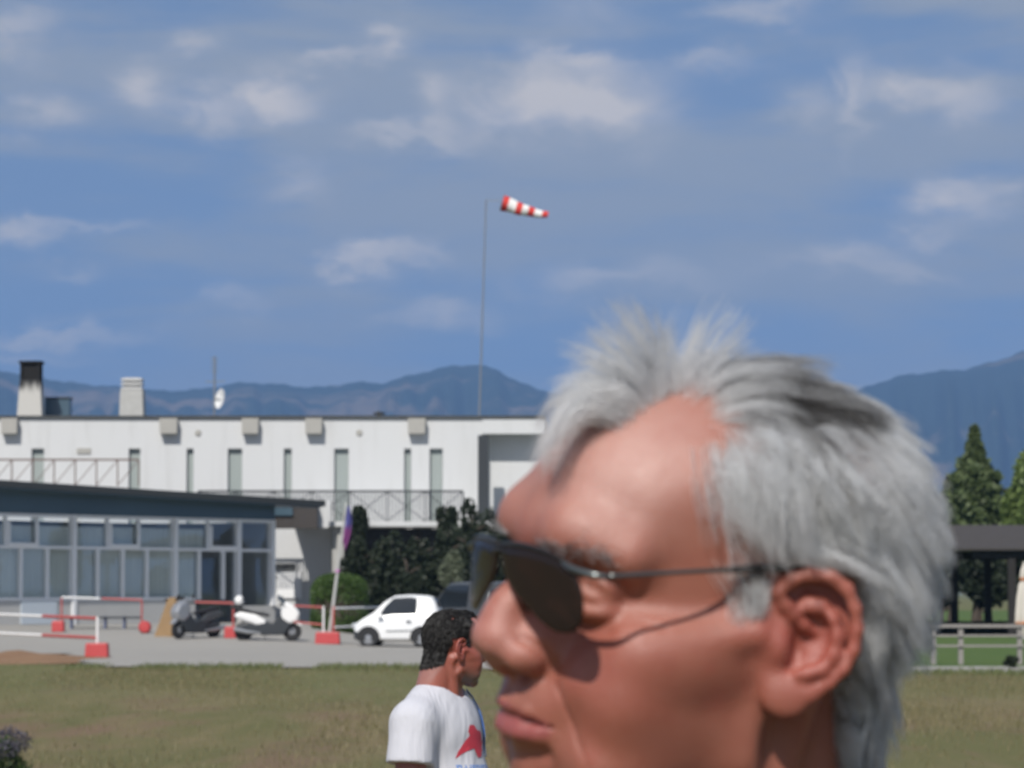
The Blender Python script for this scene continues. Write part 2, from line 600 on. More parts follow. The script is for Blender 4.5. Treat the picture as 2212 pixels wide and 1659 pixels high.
def skin_material(name, attr=True, base=(0.5, 0.23, 0.15)):
    m = bpy.data.materials.new(name)
    m.use_nodes = True
    t = NT(m.node_tree)
    co = t.coord('Object')
    if attr:
        col = t.n('ShaderNodeAttribute', attribute_name='tint').outputs['Color']
    else:
        col = t.mix(1.0, base, base)
    n = t.noise(co, 70, 5, 0.6)
    n2 = t.noise(co, 900, 3, 0.6)
    vor = t.n('ShaderNodeTexVoronoi', i_Scale=1100.0)
    t.put(vor.inputs['Vector'], co)
    col = t.mix(t.math('MULTIPLY', t.ramp(n, 0.35, 0.75), 0.35), col, t.mix(1.0, col, (0.82, 0.62, 0.58), 'MULTIPLY'))
    h = t.math('ADD', t.math('MULTIPLY', n2, 0.6), t.math('MULTIPLY', vor.outputs[0], 0.5))
    bmp = t.n('ShaderNodeBump', i_Strength=0.6, i_Distance=0.0008, i_Height=h)
    b = t.n('ShaderNodeBsdfPrincipled', i_Base_Color=col, i_Roughness=0.43)
    b.inputs['Subsurface Weight'].default_value = 0.35
    b.inputs['Subsurface Radius'].default_value = (1.0, 0.35, 0.2)
    b.inputs['Subsurface Scale'].default_value = 0.006
    b.inputs['Specular IOR Level'].default_value = 0.6
    b.inputs['Coat Weight'].default_value = 0.04
    b.inputs['Coat Roughness'].default_value = 0.30
    t.put(b.inputs['Normal'], bmp.outputs[0])
    t.n('ShaderNodeOutputMaterial', i_Surface=b.outputs[0])
    return m


def to_world(P):
    return (np.asarray(P, float) / 1000) @ HR.T + HL
# ------------------------------------------------------------------ hair of the near man: every strand is a thin tapering tube
# root position, start direction, end direction, length, layer depth, lightness (head-local, mirrored to the far side)
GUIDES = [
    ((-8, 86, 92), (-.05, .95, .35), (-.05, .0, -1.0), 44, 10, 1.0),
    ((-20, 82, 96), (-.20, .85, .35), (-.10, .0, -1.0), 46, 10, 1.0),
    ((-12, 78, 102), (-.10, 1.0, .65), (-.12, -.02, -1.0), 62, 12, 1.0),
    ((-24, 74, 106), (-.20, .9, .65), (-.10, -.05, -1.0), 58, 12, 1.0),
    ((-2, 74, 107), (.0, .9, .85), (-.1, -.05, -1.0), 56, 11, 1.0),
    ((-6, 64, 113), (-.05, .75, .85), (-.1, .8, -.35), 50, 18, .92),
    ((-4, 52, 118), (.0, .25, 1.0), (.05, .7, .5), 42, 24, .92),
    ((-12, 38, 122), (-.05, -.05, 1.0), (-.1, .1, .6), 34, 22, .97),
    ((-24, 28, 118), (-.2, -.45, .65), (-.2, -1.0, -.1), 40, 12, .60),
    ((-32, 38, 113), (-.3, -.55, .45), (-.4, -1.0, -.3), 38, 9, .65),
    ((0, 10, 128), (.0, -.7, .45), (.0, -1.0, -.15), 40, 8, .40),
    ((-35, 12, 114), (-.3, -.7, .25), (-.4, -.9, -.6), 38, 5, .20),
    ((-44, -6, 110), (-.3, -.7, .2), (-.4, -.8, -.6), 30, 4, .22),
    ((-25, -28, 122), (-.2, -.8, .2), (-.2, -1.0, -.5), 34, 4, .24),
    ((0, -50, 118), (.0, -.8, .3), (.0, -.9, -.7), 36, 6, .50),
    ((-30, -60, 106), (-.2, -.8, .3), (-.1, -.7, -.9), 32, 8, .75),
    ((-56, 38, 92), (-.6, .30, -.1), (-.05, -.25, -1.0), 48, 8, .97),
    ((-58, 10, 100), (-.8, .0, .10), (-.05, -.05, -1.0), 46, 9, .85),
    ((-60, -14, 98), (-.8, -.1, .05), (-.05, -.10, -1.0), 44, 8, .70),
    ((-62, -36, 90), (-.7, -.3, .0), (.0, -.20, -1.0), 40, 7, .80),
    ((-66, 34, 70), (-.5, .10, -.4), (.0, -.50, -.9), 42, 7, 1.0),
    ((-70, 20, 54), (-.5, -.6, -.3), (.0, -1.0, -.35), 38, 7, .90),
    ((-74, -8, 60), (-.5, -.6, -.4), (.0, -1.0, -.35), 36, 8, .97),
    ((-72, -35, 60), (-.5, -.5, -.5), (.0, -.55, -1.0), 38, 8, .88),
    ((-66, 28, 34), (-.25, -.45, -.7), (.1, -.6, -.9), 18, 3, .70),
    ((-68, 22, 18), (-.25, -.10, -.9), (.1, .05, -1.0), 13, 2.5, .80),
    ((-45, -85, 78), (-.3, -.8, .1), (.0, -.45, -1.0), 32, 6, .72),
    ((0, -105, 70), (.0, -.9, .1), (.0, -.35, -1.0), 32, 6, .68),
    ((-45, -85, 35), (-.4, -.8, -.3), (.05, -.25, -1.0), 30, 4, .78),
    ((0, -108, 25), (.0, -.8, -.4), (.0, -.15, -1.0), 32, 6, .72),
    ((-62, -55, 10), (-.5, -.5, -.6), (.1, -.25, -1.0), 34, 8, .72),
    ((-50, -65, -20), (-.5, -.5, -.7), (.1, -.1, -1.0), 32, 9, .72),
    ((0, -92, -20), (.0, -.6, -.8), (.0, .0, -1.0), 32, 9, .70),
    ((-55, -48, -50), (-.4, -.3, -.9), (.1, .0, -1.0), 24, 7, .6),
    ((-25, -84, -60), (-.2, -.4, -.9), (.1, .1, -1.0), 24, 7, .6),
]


def unit(v):
    return v / (np.linalg.norm(v, axis=-1, keepdims=True) + 1e-9)


def sample_surface(V, Q, mask, n, rs):
    A, B, C, D = (V[Q[:, i]] for i in range(4))
    area = np.linalg.norm(np.cross(C - A, D - B), axis=1) * .5
    w = area * mask[Q].mean(1)
    pick = rs.choice(len(Q), n, p=w / w.sum())
    a, b = rs.rand(n, 1), rs.rand(n, 1)
    return (A[pick] * (1 - a) + B[pick] * a) * (1 - b) + (D[pick] * (1 - a) + C[pick] * a) * b


def tubes(P, rad, sides=3):
    """P (n,k,3) centre lines, rad (n,k) -> vertices, quads"""
    n, k, _ = P.shape
    T = unit(np.gradient(P, axis=1))
    ref = np.where(np.abs(T[..., 2:3]) > .9, np.array((1., 0, 0)), np.array((0, 0, 1.)))
    a = unit(np.cross(T, ref))
    b = np.cross(T, a)
    ang = np.arange(sides) * 2 * np.pi / sides
    V = P[:, :, None] + rad[:, :, None, None] * (a[:, :, None] * np.cos(ang)[:, None] + b[:, :, None] * np.sin(ang)[:, None])
    i = np.arange(n)[:, None, None] * k * sides
    j = np.arange(k - 1)[None, :, None] * sides
    s0 = np.arange(sides)[None, None, :]
    s1 = (s0 + 1) % sides
    q = np.stack([i + j + s0, i + j + s1, i + j + sides + s1, i + j + sides + s0], -1).reshape(-1, 4)
    return V.reshape(-1, 3), q


def grow_hair(f, V, Q, n, seed=3, K=9, mask=None):
    rs = np.random.RandomState(seed)
    m = hair_mask(V) if mask is None else mask
    R = sample_surface(V, Q, m, n, rs)
    G = [(np.array(g[0]), np.array(g[1]), np.array(g[2]), g[3], g[4], g[5]) for g in GUIDES]
    G += [(g[0] * (-1, 1, 1), g[1] * (-1, 1, 1), g[2] * (-1, 1, 1), g[3] * (.5 if g[0][1] > 60 else 1), g[4] * (.45 if g[0][1] > 60 else 1), g[5]) for g in G]
    gp = np.array([g[0] for g in G])
    g0 = unit(np.array([g[1] for g in G]))
    g1 = unit(np.array([g[2] for g in G]))
    gs = np.array([[g[3], g[4], g[5]] for g in G], float)
    d2 = ((R[:, None] - gp[None]) ** 2).sum(2)
    w = np.exp(-(d2 - d2.min(1, keepdims=True)) / (2 * 8.0 ** 2))
    w /= w.sum(1, keepdims=True)
    d0, d1, sc = unit(w @ g0), unit(w @ g1), w @ gs
    # clumps: every strand leans on the nearest leader
    nc = n // 26
    lead = rs.choice(n, nc, replace=False)
    cl = np.empty(n, int)
    for a in range(0, n, 2000):
        cl[a:a + 2000] = ((R[a:a + 2000, None] - R[lead][None]) ** 2).sum(2).argmin(1)
    cr = rs.randn(nc, 4)
    L = sc[:, 0] * (1 + .16 * cr[cl, 0] + .10 * rs.randn(n)).clip(.35, 1.5)
    layer = sc[:, 1] * (rs.rand(n) ** .8)
    d0 = unit(d0 + .16 * cr[cl][:, 1:4] + .10 * rs.randn(n, 3))
    d1 = unit(d1 + .15 * cr[cl][:, 1:4][:, ::-1] + .09 * rs.randn(n, 3))
    ep = np.where((R[:, 1] > 62) & (R[:, 2] < 112), .85, .8)
    P = np.empty((n, K, 3))
    P[:, 0] = R
    step = L / (K - 1)
    for k in range(1, K):
        s = (k - .5) / (K - 1)
        e = (s ** ep)[:, None]
        d = unit(d0 * (1 - e) + d1 * e)
        q = P[:, k - 1] + d * step[:, None]
        want = .6 + layer * math.sin(min(1.0, s * 1.6) * math.pi / 2)
        for _ in range(2):
            dist = f.sample(q)
            push = np.clip(want - dist, 0, 4)
            q = q + f.grad(q) * push[:, None]
        # long layers also stay near the head
        P[:, k] = q
    s = np.linspace(0, 1, K)[None, :, None]
    own = P - P[:, :1]
    leadP = P[lead][cl] - R[lead][cl][:, None]
    off = R - R[lead][cl]
    tgt = R[lead][cl][:, None] + leadP + off[:, None] * (1 - .55 * s)
    wgt = (.70 * s ** .9)
    wgt = wgt * .72
    P = P * (1 - wgt) + tgt * wgt
    wv = rs.randn(n, 3)[:, None] * (s ** 1.5) * .8 * np.sin(s * 9 + rs.rand(n, 1, 1) * 6)
    P = P + wv
    for k in range(1, K):
        dist = f.sample(P[:, k])
        P[:, k] += f.grad(P[:, k]) * np.clip(.4 - dist, 0, 3)[:, None]
    # nothing grows across the ear
    O = np.array((-77.0, -1.5, 0.0))
    q = P.copy()
    q[..., 0] = -np.abs(q[..., 0])
    q = q - O
    u, v, w_ = q @ UIMG, q @ VIMG, q @ WIMG
    bad = ((u > -7) & (u < 36) & (v > -38) & (v < 33) & (w_ > -7)).any(1)
    P, sc, cl = P[~bad], sc[~bad], cl[~bad]
    n = len(P)
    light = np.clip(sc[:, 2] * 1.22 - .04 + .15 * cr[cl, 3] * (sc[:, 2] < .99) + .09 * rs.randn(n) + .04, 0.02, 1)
    return P, light


def hair_material(name='silver_hair'):
    m = bpy.data.materials.new(name)
    m.use_nodes = True
    t = NT(m.node_tree)
    col = t.n('ShaderNodeAttribute', attribute_name='tint').outputs['Color']
    b = t.n('ShaderNodeBsdfPrincipled', i_Base_Color=col, i_Roughness=0.35)
    b.inputs['Specular IOR Level'].default_value = 0.9
    tr = t.n('ShaderNodeBsdfTranslucent', i_Color=col)
    mx = t.n('ShaderNodeMixShader', i_0=0.78)
    t.put(mx.inputs[1], b.outputs[0])
    t.put(mx.inputs[2], tr.outputs[0])
    t.n('ShaderNodeOutputMaterial', i_Surface=mx.outputs[0])
    return m


def strand_mesh(name, P, light, rad, mat, parent, world_fn, lightc=(.96, .965, .97), darkc=(.085, .075, .07)):
    n, K, _ = P.shape
    s = np.linspace(0, 1, K)[None]
    r = rad * (1 - .75 * s ** 2) * np.ones((n, 1))
    V, q = tubes(P, r)
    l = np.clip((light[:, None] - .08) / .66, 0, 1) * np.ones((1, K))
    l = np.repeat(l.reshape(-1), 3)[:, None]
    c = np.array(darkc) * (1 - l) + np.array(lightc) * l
    return mesh_np(name, world_fn(V), q, mat, parent, attrs={'tint': c})


def brow_strands(f, n=260, seed=8):
    rs = np.random.RandomState(seed)
    t = rs.rand(n)
    side = np.where(rs.rand(n) < .5, -1, 1)
    p = np.stack([(16 + 38 * t), 112 - 26 * t ** 1.4, 33 + 7 * np.sin(t * 2.4) - 3 * t + rs.randn(n) * 1.8], 1)
    for _ in range(12):
        p -= f.grad(p) * f.sample(p)[:, None]
    d0 = unit(np.stack([.6 + 0 * t, .35 - .6 * t, .25 - .5 * t], 1) + .25 * rs.randn(n, 3))
    K = 5
    P = np.empty((n, K, 3))
    P[:, 0] = p
    for k in range(1, K):
        q = P[:, k - 1] + d0 * 1.8
        q += f.grad(q) * np.clip(.3 + .25 * k - f.sample(q), 0, 3)[:, None]
        P[:, k] = q
    P[..., 0] *= side[:, None]
    return P, np.clip(.45 + .3 * rs.randn(n), 0, 1)
# ------------------------------------------------------------------ sunglasses
def lens_mat():
    m = bpy.data.materials.new('smoked_lens')
    m.use_nodes = True
    t = NT(m.node_tree)
    tr = t.n('ShaderNodeBsdfTransparent', i_Color=(0.30, 0.255, 0.235, 1))
    g = t.n('ShaderNodeBsdfPrincipled', i_Base_Color=(0.030, 0.022, 0.020, 1), i_Roughness=0.10)
    g.inputs['Specular IOR Level'].default_value = 0.35
    mx = t.n('ShaderNodeMixShader', i_0=0.62)
    t.put(mx.inputs[1], tr.outputs[0])
    t.put(mx.inputs[2], g.outputs[0])
    t.n('ShaderNodeOutputMaterial', i_Surface=mx.outputs[0])
    return m


def simple_mat(name, col, rough=.5, metal=0.0, noise=0.0, nscale=20.0, spec=.5, bump=0.0):
    m = bpy.data.materials.new(name)
    m.use_nodes = True
    t = NT(m.node_tree)
    c = c4(col)
    b = t.n('ShaderNodeBsdfPrincipled', i_Roughness=rough, i_Metallic=metal)
    b.inputs['Specular IOR Level'].default_value = spec
    if noise or bump:
        n = t.noise(t.coord('Object'), nscale, 6, .6)
        c = t.mix(t.math('MULTIPLY', n, noise * 2), c4(col), tuple(v * .45 for v in col))
        if bump:
            t.put(b.inputs['Normal'], t.n('ShaderNodeBump', i_Strength=1.0, i_Distance=bump, i_Height=n).outputs[0])
    t.put(b.inputs['Base Color'], c)
    t.n('ShaderNodeOutputMaterial', i_Surface=b.outputs[0])
    return m


def tag(o, label=None, cat=None, group=None, kind=None):
    for k, v in (('label', label), ('category', cat), ('group', group), ('kind', kind)):
        if v:
            o[k] = v
    return o


def empty(name, loc=(0, 0, 0), rz=0.0):
    o = bpy.data.objects.new(name, None)
    COL.objects.link(o)
    o.location = loc
    o.rotation_euler = (0, 0, rz)
    o.empty_display_size = 0.1
    return o


def catmull(P, m=6, closed=True):
    P = np.array(P, float)
    n = len(P)
    out = []
    rng = n if closed else n - 1
    for i in range(rng):
        g = lambda j: P[j % n] if closed else P[min(max(j, 0), n - 1)]
        p0, p1, p2, p3 = g(i - 1), g(i), g(i + 1), g(i + 2)
        for k in range(m):
            t = k / m
            out.append(.5 * (2 * p1 + (p2 - p0) * t + (2 * p0 - 5 * p1 + 4 * p2 - p3) * t * t + (3 * p1 - p0 - 3 * p2 + p3) * t ** 3))
    if not closed:
        out.append(P[-1])
    return np.array(out)


def tube_obj(name, pts, rad, mat, parent=None, world_fn=None, sides=10, smooth=4, caps=True):
    P = catmull(pts, smooth, False) if smooth else np.array(pts, float)
    r = np.interp(np.linspace(0, 1, len(P)), np.linspace(0, 1, len(np.atleast_1d(rad))), np.atleast_1d(rad)) if np.ndim(rad) else np.full(len(P), rad)
    if caps:
        P = np.concatenate([P[:1], P, P[-1:]])
        r = np.concatenate([[1e-5], r, [1e-5]])
        d0, d1 = P[2] - P[1], P[-2] - P[-3]
        P[0] -= d0 * 1e-3
        P[-1] += d1 * 1e-3
    V, q = tubes(P[None], r[None], sides)
    if world_fn:
        V = world_fn(V)
    return mesh_np(name, V, q[:, ::-1], mat, parent)


def build_sunglasses():
    root = empty('sunglasses', tuple(to_world((0, 112, 25))))
    tag(root, 'dark lens sunglasses with thin metal temples worn by the near man', 'sunglasses')
    bpy.context.view_layer.update()
    inv = -np.array(root.location)
    def W(P):
        P = np.array(P, float)
        P[..., 2] -= (P[..., 0] + 66) * .075 * np.clip((P[..., 1] - 20) / 60, 0, 1)      # they sit a little crooked
        P[..., 1] -= np.clip(P[..., 0], 0, 70) * .09 * np.clip((P[..., 1] - 60) / 40, 0, 1)
        return to_world(P) + inv
    sag = lambda x, z: 119 - x * x / 420 - (34 - z) * .10
    prof = [(-3, 37), (-15, 38), (-28, 38), (-43, 36.5), (-54, 34), (-61, 30), (-66, 22), (-67, 11), (-64, 4), (-57, 1), (-48, 1), (-39, 4), (-29, 9), (-20, 13.5), (-11, 19), (-4, 27)]
    ring = catmull(prof, 3)
    lm = lens_mat()
    blk = simple_mat('black_frame', (.012, .012, .013), .25)
    met = simple_mat('gunmetal', (.16, .18, .18), .28, .85)
    for sx in (1, -1):
        n = len(ring)
        cx, cz = ring.mean(0)
        rows = []
        for layer in (1.0, -1.0):
            for k in (0.0, .35, .7, .95, 1.0):
                p = np.array([cx, cz]) + (ring - [cx, cz]) * k
                yy = sag(p[:, 0], p[:, 1]) + layer * (1.0 if k < 1 else .5)
                rows.append(np.stack([p[:, 0] * sx, yy, p[:, 1]], 1))
        V = np.concatenate(rows)
        Q = []
        def strip(a, b):
            for i in range(n):
                j = (i + 1) % n
                Q.append((a * n + i, a * n + j, b * n + j, b * n + i))
        for a in range(4):
            strip(a, a + 1)
        strip(4, 9)
        for a in range(9, 5, -1):
            strip(a, a - 1)
        Q = np.array(Q)
        if sx == 1:
            Q = Q[:, ::-1]
        mesh_np('lens', W(V), Q, lm, root)
        top = [(x * sx, sag(x, z) + .4, z + .6) for x, z in [(-2, 37.4), (-15, 38.6), (-28, 38.7), (-43, 37.2), (-55, 34.5)]]
        tube_obj('brow_bar', top, [1.3, 1.5, 1.4, 1.1, .8], blk, root, W)
        tube_obj('hinge', [(-54 * sx, 112.5, 34.5), (-60 * sx, 111.5, 32.5), (-67 * sx, 108.5, 31), (-73 * sx, 104, 30), (-75.5 * sx, 98, 30)], [.9, 1.6, 1.8, 1.7, 1.1], met, root, W)
        tm = tube_obj('temple', [(-75 * sx, 99, 30), (-75.5 * sx, 75, 32), (-74 * sx, 50, 34), (-72.5 * sx, 28, 35.5)], [1.2, 1.15, 1.15, 1.2], met, root, W)
        tube_obj('temple_tip', [(-73 * sx, 34, 35.2), (-73.5 * sx, 20, 36.2), (-76.5 * sx, 4, 37.5), (-77 * sx, -14, 37), (-73 * sx, -26, 25), (-71 * sx, -34, 8)], [1.4, 2.3, 2.2, 1.7, 1.4, 1.0], blk, tm, W)
        tube_obj('nose_pad', [(-10 * sx, 112, 18), (-11 * sx, 109, 12), (-12.5 * sx, 107, 7)], [1.2, 2.0, 1.2], lm, root, W)
    tube_obj('bridge', [(-8, sag(8, 30), 34), (0, 120.5, 35.5), (8, sag(8, 30), 34)], [1.4, 1.5, 1.4], blk, root, W)
    return root
# ------------------------------------------------------------------ placing helpers
CP, SP = math.cos(PITCH), math.sin(PITCH)


def at(x, y, Y):
    """the point seen at (x, y) of a 2212 px wide picture, at depth Y metres in front of the camera"""
    dy = F * CP - (829.5 - y) * SP
    k = Y / dy
    return Vector(((x - 1106) * k, Y, EYE.z + k * (F * SP + (829.5 - y) * CP)))


def gz(X, Y):
    """the apron rises a little towards the lounge"""
    s = lambda t: t * t * (3 - 2 * t)
    w = s(min(1, max(0, (-X - 2.5) / 5.5)))
    return .52 * w * min(1, max(0, (Y - 98) / 14))


class MB:
    """collects boxes, bars and tubes; build() links them as one mesh object"""
    def __init__(s, origin=(0, 0, 0)):
        s.v, s.f, s.o = [], [], Vector(origin)

    def add(s, vs, fs):
        n = len(s.v)
        s.v += [Vector(v) for v in vs]
        s.f += [tuple(i + n for i in f) for f in fs]
        return s

    def box(s, lo, hi):
        (a, b, c), (d, e, f) = lo, hi
        vs = [(x, y, z) for x in (a, d) for y in (b, e) for z in (c, f)]
        return s.add(vs, [(0, 1, 3, 2), (4, 6, 7, 5), (0, 4, 5, 1), (2, 3, 7, 6), (0, 2, 6, 4), (1, 5, 7, 3)])

    def bar(s, a, b, w, h=None):
        """square bar from a to b"""
        a, b = Vector(a), Vector(b)
        h = w if h is None else h
        d = (b - a).normalized()
        u = d.cross(Vector((0, 0, 1)))
        if u.length < 1e-3:
            u = Vector((1, 0, 0))
        u.normalize()
        w2 = u.cross(d).normalized()
        vs = [p + u * (i * w / 2) + w2 * (j * h / 2) for p in (a, b) for i, j in ((-1, -1), (1, -1), (1, 1), (-1, 1))]
        return s.add(vs, [(0, 1, 2, 3), (7, 6, 5, 4), (0, 4, 5, 1), (1, 5, 6, 2), (2, 6, 7, 3), (3, 7, 4, 0)])

    def tube(s, pts, r, sides=10):
        pts = [Vector(p) for p in pts]
        rr = r if hasattr(r, '__len__') else [r] * len(pts)
        vs, fs = [], []
        for i, p in enumerate(pts):
            d = (pts[min(i + 1, len(pts) - 1)] - pts[max(i - 1, 0)]).normalized()
            u = d.cross(Vector((0, 0, 1)))
            if u.length < 1e-3:
                u = d.cross(Vector((0, 1, 0)))
            u.normalize()
            w = d.cross(u)
            for k in range(sides):
                a = 2 * math.pi * k / sides
                vs.append(p + (u * math.cos(a) + w * math.sin(a)) * rr[i])
        n = len(pts)
        for i in range(n - 1):
            for k in range(sides):
                fs.append((i * sides + k, i * sides + (k + 1) % sides, (i + 1) * sides + (k + 1) % sides, (i + 1) * sides + k))
        fs.append(tuple(range(sides))[::-1])
        fs.append(tuple((n - 1) * sides + k for k in range(sides)))
        return s.add(vs, fs)

    def lathe(s, prof, c=(0, 0, 0), sides=20, axis='Z'):
        vs, fs = [], []
        for r, h in prof:
            for k in range(sides):
                a = 2 * math.pi * k / sides
                p = {'Z': (r * math.cos(a), r * math.sin(a), h), 'Y': (r * math.cos(a), h, r * math.sin(a)), 'X': (h, r * math.cos(a), r * math.sin(a))}[axis]
                vs.append(Vector(p) + Vector(c))
        n = len(prof)
        for i in range(n - 1):
            for k in range(sides):
                fs.append((i * sides + k, i * sides + (k + 1) % sides, (i + 1) * sides + (k + 1) % sides, (i + 1) * sides + k))
        fs.append(tuple(range(sides))[::-1])
        fs.append(tuple((n - 1) * sides + k for k in range(sides)))
        return s.add(vs, fs)

    def prism(s, poly, a, b, axis='Y'):
        """polygon (two coordinates) extruded from a to b along axis"""
        n = len(poly)
        def P(p, t):
            return {'Y': (p[0], t, p[1]), 'X': (t, p[0], p[1]), 'Z': (p[0], p[1], t)}[axis]
        vs = [P(p, a) for p in poly] + [P(p, b) for p in poly]
        fs = [tuple(range(n)), tuple(range(2 * n - 1, n - 1, -1))]
        fs += [(i, i + n, (i + 1) % n + n, (i + 1) % n) for i in range(n)]
        return s.add(vs, fs)

    def build(s, name, mat, parent=None, smooth=False, bevel=0.0, loc=None):
        me = bpy.data.meshes.new(name)
        off = Vector(loc) if loc is not None else Vector((0, 0, 0))
        if parent is not None:
            off = off + world_of(parent)
        me.from_pydata([tuple(v - off) for v in s.v], [], s.f)
        bm_fix(me)
        if smooth:
            me.polygons.foreach_set('use_smooth', [True] * len(me.polygons))
        if mat:
            me.materials.append(mat)
        o = bpy.data.objects.new(name, me)
        COL.objects.link(o)
        if parent:
            o.parent = parent
        if loc is not None:
            o.location = loc
        if bevel:
            m = o.modifiers.new('bevel', 'BEVEL')
            m.width = bevel
            m.segments = 2
            m.limit_method = 'ANGLE'
        if smooth:
            me.set_sharp_from_angle(angle=RAD(38))
        return o


import bmesh


def bm_fix(me):
    bm = bmesh.new()
    bm.from_mesh(me)
    bmesh.ops.recalc_face_normals(bm, faces=bm.faces)
    bm.to_mesh(me)
    bm.free()


def world_of(o):
    p = Vector(o.location)
    while o.parent:
        o = o.parent
        p += Vector(o.location)
    return p


def copy_tree(o, parent=None):
    c = o.copy()
    COL.objects.link(c)
    c.parent = parent
    for ch in list(o.children):
        copy_tree(ch, c)
    return c


# ------------------------------------------------------------------ materials
def wall_mat():
    m = bpy.data.materials.new('white_render')
    m.use_nodes = True
    t = NT(m.node_tree)
    co = t.coord('Object')
    drip = t.ramp(t.noise(t.mapping(co, (2.2, 2.2, .22)), 1.0, 6, .6, .3), .50, .80)
    blot = t.noise(co, .9, 5, .6)
    c = t.mix(t.math('MULTIPLY', drip, .34), (.59, .60, .605), (.38, .38, .37))
    c = t.mix(t.math('MULTIPLY', blot, .12), c, (.45, .45, .45))
    b = t.n('ShaderNodeBsdfPrincipled', i_Base_Color=c, i_Roughness=.9)
    t.put(b.inputs['Normal'], t.n('ShaderNodeBump', i_Strength=.6, i_Distance=.01, i_Height=t.noise(co, 12, 4)).outputs[0])
    t.n('ShaderNodeOutputMaterial', i_Surface=b.outputs[0])
    return m


M = {}
M['white_wall'] = wall_mat()
M['grey_wall'] = simple_mat('grey_render', (.50, .50, .49), .85, noise=.12, nscale=2)
M['beige'] = simple_mat('beige_stone', (.40, .39, .36), .8, noise=.15, nscale=6)
M['concrete'] = simple_mat('concrete', (.50, .50, .48), .85, noise=.3, nscale=5)
M['darkroof'] = simple_mat('dark_roof', (.055, .06, .062), .6, noise=.3, nscale=3)
M['brownroof'] = simple_mat('brown_roof', (.062, .055, .052), .8, noise=.3, nscale=3)
M['bluepanel'] = simple_mat('blue_grey_panel', (.075, .125, .165), .25, spec=.8, noise=.3, nscale=.35)
M['frame'] = simple_mat('grey_white_frame', (.86, .87, .88), .45)
M['brownmetal'] = simple_mat('brown_metal', (.16, .115, .10), .6)
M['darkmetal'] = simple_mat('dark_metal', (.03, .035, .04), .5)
M['shutter'] = simple_mat('grey_green_shutter', (.30, .34, .33), .6)
M['blackcloth'] = simple_mat('black', (.012, .012, .013), .6)
M['soot'] = simple_mat('soot', (.012, .012, .012), .95)
M['white_paint'] = simple_mat('white_paint', (.78, .78, .77), .35)
M['red_paint'] = simple_mat('red_paint', (.52, .065, .065), .5, noise=.2, nscale=9)
M['red_rail'] = simple_mat('faded_red_rail', (.45, .10, .09), .5, noise=.2, nscale=9)
M['rubber'] = simple_mat('rubber', (.018, .018, .019), .8)
M['steel'] = simple_mat('steel', (.42, .43, .44), .3, .8)
M['silver'] = simple_mat('silver_paint', (.36, .37, .39), .3, .5)
M['greycar'] = simple_mat('grey_car_paint', (.10, .105, .11), .25, .4)
M['glass_dark'] = simple_mat('dark_window', (.016, .020, .024), .08, spec=.8)
M['card'] = simple_mat('brown_board', (.36, .235, .12), .8, noise=.3, nscale=4)
M['wood_dark'] = simple_mat('dark_timber', (.022, .019, .018), .8, noise=.4, nscale=8)
M['fence_wood'] = simple_mat('weathered_fence_wood', (.30, .28, .265), .85, noise=.3, nscale=8)
M['cream'] = simple_mat('cream_canvas', (.62, .58, .52), .9, noise=.08, nscale=5)
M['orange'] = simple_mat('orange_trim', (.45, .16, .05), .8)
M['bark'] = simple_mat('bark', (.085, .065, .05), .9, noise=.4, nscale=10, bump=.02)
M['red_sock'] = simple_mat('red_fabric', (.62, .045, .035), .7)
M['white_sock'] = simple_mat('white_fabric', (.78, .77, .75), .7)
M['lamp_red'] = simple_mat('red_lens', (.35, .02, .02), .2)
M['lamp_clear'] = simple_mat('clear_lens', (.6, .62, .65), .1, .3)
M['curtain'] = simple_mat('grey_curtain', (.82, .84, .80), .9, noise=.3, nscale=.8)
M['lightpanel'] = simple_mat('pale_blue_panel', (.52, .58, .64), .5)


def glass_mat():
    m = bpy.data.materials.new('window_glass')
    m.use_nodes = True
    t = NT(m.node_tree)
    tr = t.n('ShaderNodeBsdfTransparent', i_Color=(0.94, 0.96, 0.96, 1))
    g = t.n('ShaderNodeBsdfGlossy', i_Color=(0.9, 0.95, 1.0, 1), i_Roughness=0.03)
    mx = t.n('ShaderNodeMixShader', i_0=0.07)
    t.put(mx.inputs[1], tr.outputs[0])
    t.put(mx.inputs[2], g.outputs[0])
    t.n('ShaderNodeOutputMaterial', i_Surface=mx.outputs[0])
    return m


M['glass'] = glass_mat()


def leaf_mat(name, a, b, tr=.35):
    m = bpy.data.materials.new(name)
    m.use_nodes = True
    t = NT(m.node_tree)
    n = t.noise(t.coord('Object'), 2.2, 5, .65)
    n2 = t.n('ShaderNodeTexWhiteNoise')
    geo = t.n('ShaderNodeNewGeometry')
    rnd = geo.outputs['Random Per Island']
    col = t.mix(t.math('ADD', t.math('MULTIPLY', n, .7), t.math('MULTIPLY', rnd, .45), clamp=True), a, b)
    d = t.n('ShaderNodeBsdfPrincipled', i_Base_Color=col, i_Roughness=0.55)
    tl = t.n('ShaderNodeBsdfTranslucent', i_Color=col)
    mx = t.n('ShaderNodeMixShader', i_0=tr)
    t.put(mx.inputs[1], d.outputs[0])
    t.put(mx.inputs[2], tl.outputs[0])
    t.n('ShaderNodeOutputMaterial', i_Surface=mx.outputs[0])
    return m


